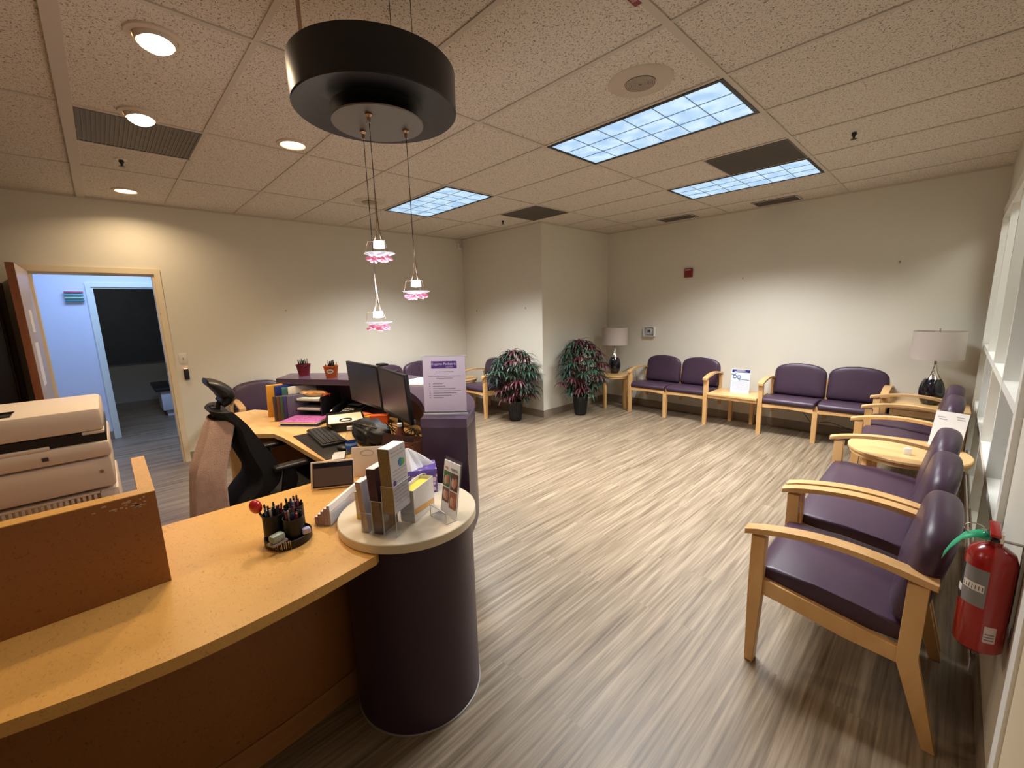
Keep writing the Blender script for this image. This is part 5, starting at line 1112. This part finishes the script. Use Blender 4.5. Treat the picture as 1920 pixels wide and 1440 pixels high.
# tissue box
t = thing('tissue_box', 'purple floral tissue box with a white tissue pulled up', 'tissue box', (-0.635, -0.965, Dk), math.radians(61.4))
FL = bpy.data.materials.new('floral_print'); FL.use_nodes = True; nt = FL.node_tree; b = nt.nodes['Principled BSDF']
tc = nt.nodes.new('ShaderNodeTexCoord'); vo = nt.nodes.new('ShaderNodeTexVoronoi'); vo.inputs['Scale'].default_value = 34; vo.inputs['Randomness'].default_value = 0.9
nt.links.new(tc.outputs['Object'], vo.inputs['Vector']); r = ramp(nt, [(0.0, (0.70, 0.35, 0.25, 1)), (0.25, (0.75, 0.6, 0.75, 1)), (0.36, (0.16, 0.10, 0.42, 1)), (0.6, (0.10, 0.06, 0.32, 1))]); nt.links.new(vo.outputs['Distance'], r.inputs[0]); nt.links.new(r.outputs[0], b.inputs['Base Color']); b.inputs['Roughness'].default_value = 0.4
bm = bmesh.new(); add_span(bm, (-0.105, -0.06, 0), (0.105, 0.06, 0.105)); obj('carton', bm, FL, t)
bm = bmesh.new(); add_span(bm, (-0.1055, -0.0605, 0.092), (0.1055, -0.0601, 0.1055)); add_span(bm, (0.1051, -0.0605, 0.092), (0.1055, 0.0605, 0.1055)); obj('violet_band', bm, mat('violet_band', (0.15, 0.10, 0.50), 0.4), t)
bm = bmesh.new(); add_lathe(bm, [(0, 0.1052), (0.045, 0.1052), (0.045, 0.1058), (0, 0.1058)], seg=30); bmesh.ops.scale(bm, vec=(1.5, 0.6, 1), verts=bm.verts); obj('opening', bm, mat('opening_dark', (0.25, 0.22, 0.3), 0.5), t)
bm = bmesh.new(); rr = random.Random(15); ringp = []
for i in range(7):
    v = i/6; ring = []
    for k in range(24):
        a = k*2*PI/24; r_ = (0.075*(1-v)**0.9+0.006)*(1+0.28*math.sin(a*3+v*2)+0.15*math.sin(a*7)); ring.append(bm.verts.new((r_*math.cos(a)*1.0-0.012*v, r_*math.sin(a)*0.5, 0.106+0.085*v-0.012*(1-v)*abs(math.sin(a*2)))))
    ringp.append(ring)
for A, B in zip(ringp, ringp[1:]):
    for k in range(24): bm.faces.new((A[k], A[(k+1) % 24], B[(k+1) % 24], B[k]))
bm.faces.new(ringp[-1]); obj('tissue', bm, mat('soft_white_tissue', (0.80, 0.80, 0.80), 0.9), t, 50)
# magazine in holder
t = thing('magazine_holder', 'small clear acrylic stand holding a magazine at the right of the disk top', 'magazine holder', (-0.318, -1.0, Dk), math.radians(-2))
bm = bmesh.new(); em = Euler((-0.16, 0, 0)).to_matrix().to_4x4(); add_span(bm, (-0.055, 0.0045, 0.004), (0.055, 0.0065, 0.22)); bmesh.ops.transform(bm, matrix=em, verts=bm.verts)
add_span(bm, (-0.055, -0.045, 0), (0.055, 0.004, 0.0025)); add_span(bm, (-0.055, -0.045, 0), (0.055, -0.043, 0.045)); obj('acrylic_stand', bm, ACRYL, t)
bm = bmesh.new(); add_span(bm, (-0.055, -0.046, 0.043), (0.055, -0.043, 0.0455))
for x in (-0.055, 0.0535): add_span(bm, (x, -0.045, 0), (x+0.0015, 0.004, 0.003)); add_span(bm, (x, -0.045, 0), (x+0.0015, -0.043, 0.045))
add_span(bm, (-0.055, -0.046, 0), (0.055, -0.044, 0.003)); obj('acrylic_edges', bm, ACEDGE, t)
t = thing('magazine', 'upright magazine with large FUERTES heading and family photos', 'magazine', (-0.318, -1.0, Dk+0.004), math.radians(-2))
def mp_(name, a, b, m):
    bm = bmesh.new(); add_span(bm, a, b); bmesh.ops.transform(bm, matrix=em, verts=bm.verts); return obj(name, bm, m, t)
mp_('cover', (-0.052, -0.001, 0.0), (0.052, 0.003, 0.205), PAPER)
rr = random.Random(21)
COLP = [(0.35, 0.12, 0.06), (0.50, 0.26, 0.12), (0.10, 0.05, 0.04), (0.05, 0.16, 0.05), (0.62, 0.40, 0.28), (0.16, 0.08, 0.05), (0.45, 0.15, 0.12)]
ph = [mat('photo_tone_%d' % i, c, 0.45, var=0.5, vscale=120) for i, c in enumerate(COLP)]
for i, (x0, x1, z0, z1) in enumerate(((-0.048, -0.004, 0.105, 0.165), (0.0, 0.047, 0.10, 0.165), (-0.048, -0.004, 0.045, 0.10), (0.0, 0.047, 0.03, 0.095))):
    mp_('cover_photo', (x0, -0.0018, z0), (x1, -0.0011, z1), ph[(3, 2, 5, 0)[i]])
    for q in range(3):
        cx = x0+(x1-x0)*(0.3+0.22*q); bm = bmesh.new(); cz = z0+(z1-z0)*(0.35+0.2*rr.random())
        bmesh.ops.create_uvsphere(bm, u_segments=14, v_segments=8, radius=1, matrix=em @ Matrix.Translation((cx, -0.0018, cz)) @ Matrix.Diagonal((0.008, 0.0006, 0.018, 1))); obj('photo_figure', bm, ph[(4, 1, 6)[q]], t, 60)
text('heading', 'FUERTES', 0.0135, mat('heading_ink', (0.05, 0.03, 0.04), 0.5), t, (0.020, 0.0250, 0.176), (PI/2-0.16, 0, 0), 0.0003, xs=0.85)
text('heading_red', 'MAS', 0.0135, mat('heading_red', (0.55, 0.08, 0.08), 0.5), t, (-0.031, 0.0250, 0.176), (PI/2-0.16, 0, 0), 0.0003, xs=0.85)

# flyer on the linking table
t = thing('flyer_holder', 'standing white flyer with a dark blue header on the maple linking table', 'flyer', (-0.86, 3.86, 0.425), math.radians(6))
ef = Euler((-0.10, 0, 0)).to_matrix().to_4x4()
def fp(name, a, b, m):
    bm = bmesh.new(); add_span(bm, a, b); bmesh.ops.transform(bm, matrix=ef, verts=bm.verts); return obj(name, bm, m, t)
fp('sheet', (-0.108, 0, 0.0), (0.108, 0.004, 0.305), mat('bluish_white_sheet', (0.66, 0.72, 0.85), 0.4)); fp('header', (-0.10, -0.001, 0.262), (0.104, -0.0002, 0.298), mat('navy_header', (0.02, 0.025, 0.16), 0.4))
fp('header_wording', (-0.05, -0.0018, 0.283), (0.05, -0.0011, 0.290), GPR); fp('header_wording', (-0.075, -0.0018, 0.270), (0.07, -0.0011, 0.276), GPR)
bm = bmesh.new()
BL = mat('blue_brush_mark', (0.05, 0.14, 0.32), 0.5)
add_tube(bm, spline([(-0.104, -0.002, 0.238), (-0.07, -0.002, 0.232), (-0.055, -0.002, 0.250), (-0.085, -0.002, 0.205), (-0.065, -0.002, 0.188), (-0.045, -0.002, 0.205), (-0.06, -0.002, 0.228)], 5), 0.004, 5)
add_tube(bm, [(-0.018+0.018*math.cos(a), -0.002, 0.205+0.020*math.sin(a)) for a in [k*PI/8 for k in range(16)]], 0.004, 5, closed=True)
add_tube(bm, spline([(-0.03, -0.002, 0.19), (-0.01, -0.002, 0.165), (0.02, -0.002, 0.176), (0.10, -0.002, 0.170)], 5), 0.0028, 5)
bmesh.ops.transform(bm, matrix=ef, verts=bm.verts); obj('brush_drawing', bm, BL, t)
bm = bmesh.new(); rr = random.Random(31)
for k in range(9):
    x = -0.09
    while x < 0.085: L = rr.uniform(0.008, 0.03); add_span(bm, (x, -0.0006, 0.145-k*0.0125), (min(0.09, x+L), -0.0001, 0.148-k*0.0125)); x += L+0.005
bmesh.ops.transform(bm, matrix=ef, verts=bm.verts); obj('small_print', bm, mat('faint_blue_ink', (0.35, 0.38, 0.5), 0.6), t)
boxpart('foot', (-0.108, 0.0, 0), (0.108, 0.06, 0.003), ACRYL, t)
# flyer on round table
t = thing('tent_flyer', 'plain white flyer in a clear stand on the round table between right-hand chairs', 'flyer', (0.985, 2.24, 0.515), math.radians(-18))
bm = bmesh.new(); add_span(bm, (-0.085, 0, 0.01), (0.085, 0.003, 0.262)); bmesh.ops.transform(bm, matrix=Euler((-0.28, 0, 0)).to_matrix().to_4x4(), verts=bm.verts); obj('sheet', bm, PAPER, t)
bm = bmesh.new(); add_span(bm, (-0.087, -0.03, 0), (0.087, 0.05, 0.003)); obj('foot', bm, ACRYL, t)
bm = bmesh.new()
for x, z in ((-0.05, 0.22), (0.045, 0.23), (-0.04, 0.205), (0.05, 0.215)): add_span(bm, (x-0.02, -0.0012, z), (x+0.02, -0.0004, z+0.004))
bmesh.ops.transform(bm, matrix=Euler((-0.28, 0, 0)).to_matrix().to_4x4(), verts=bm.verts); obj('print', bm, mat('faint_ink', (0.33,0.3,0.34), 0.6), t)
t = thing('small_clip_stand', 'tiny clear plastic stand on the round table in front of the flyer', 'stand', (0.82, 1.95, 0.515)); boxpart('block', (-0.02, -0.012, 0), (0.02, 0.012, 0.045), ACEDGE, t, 0.003)
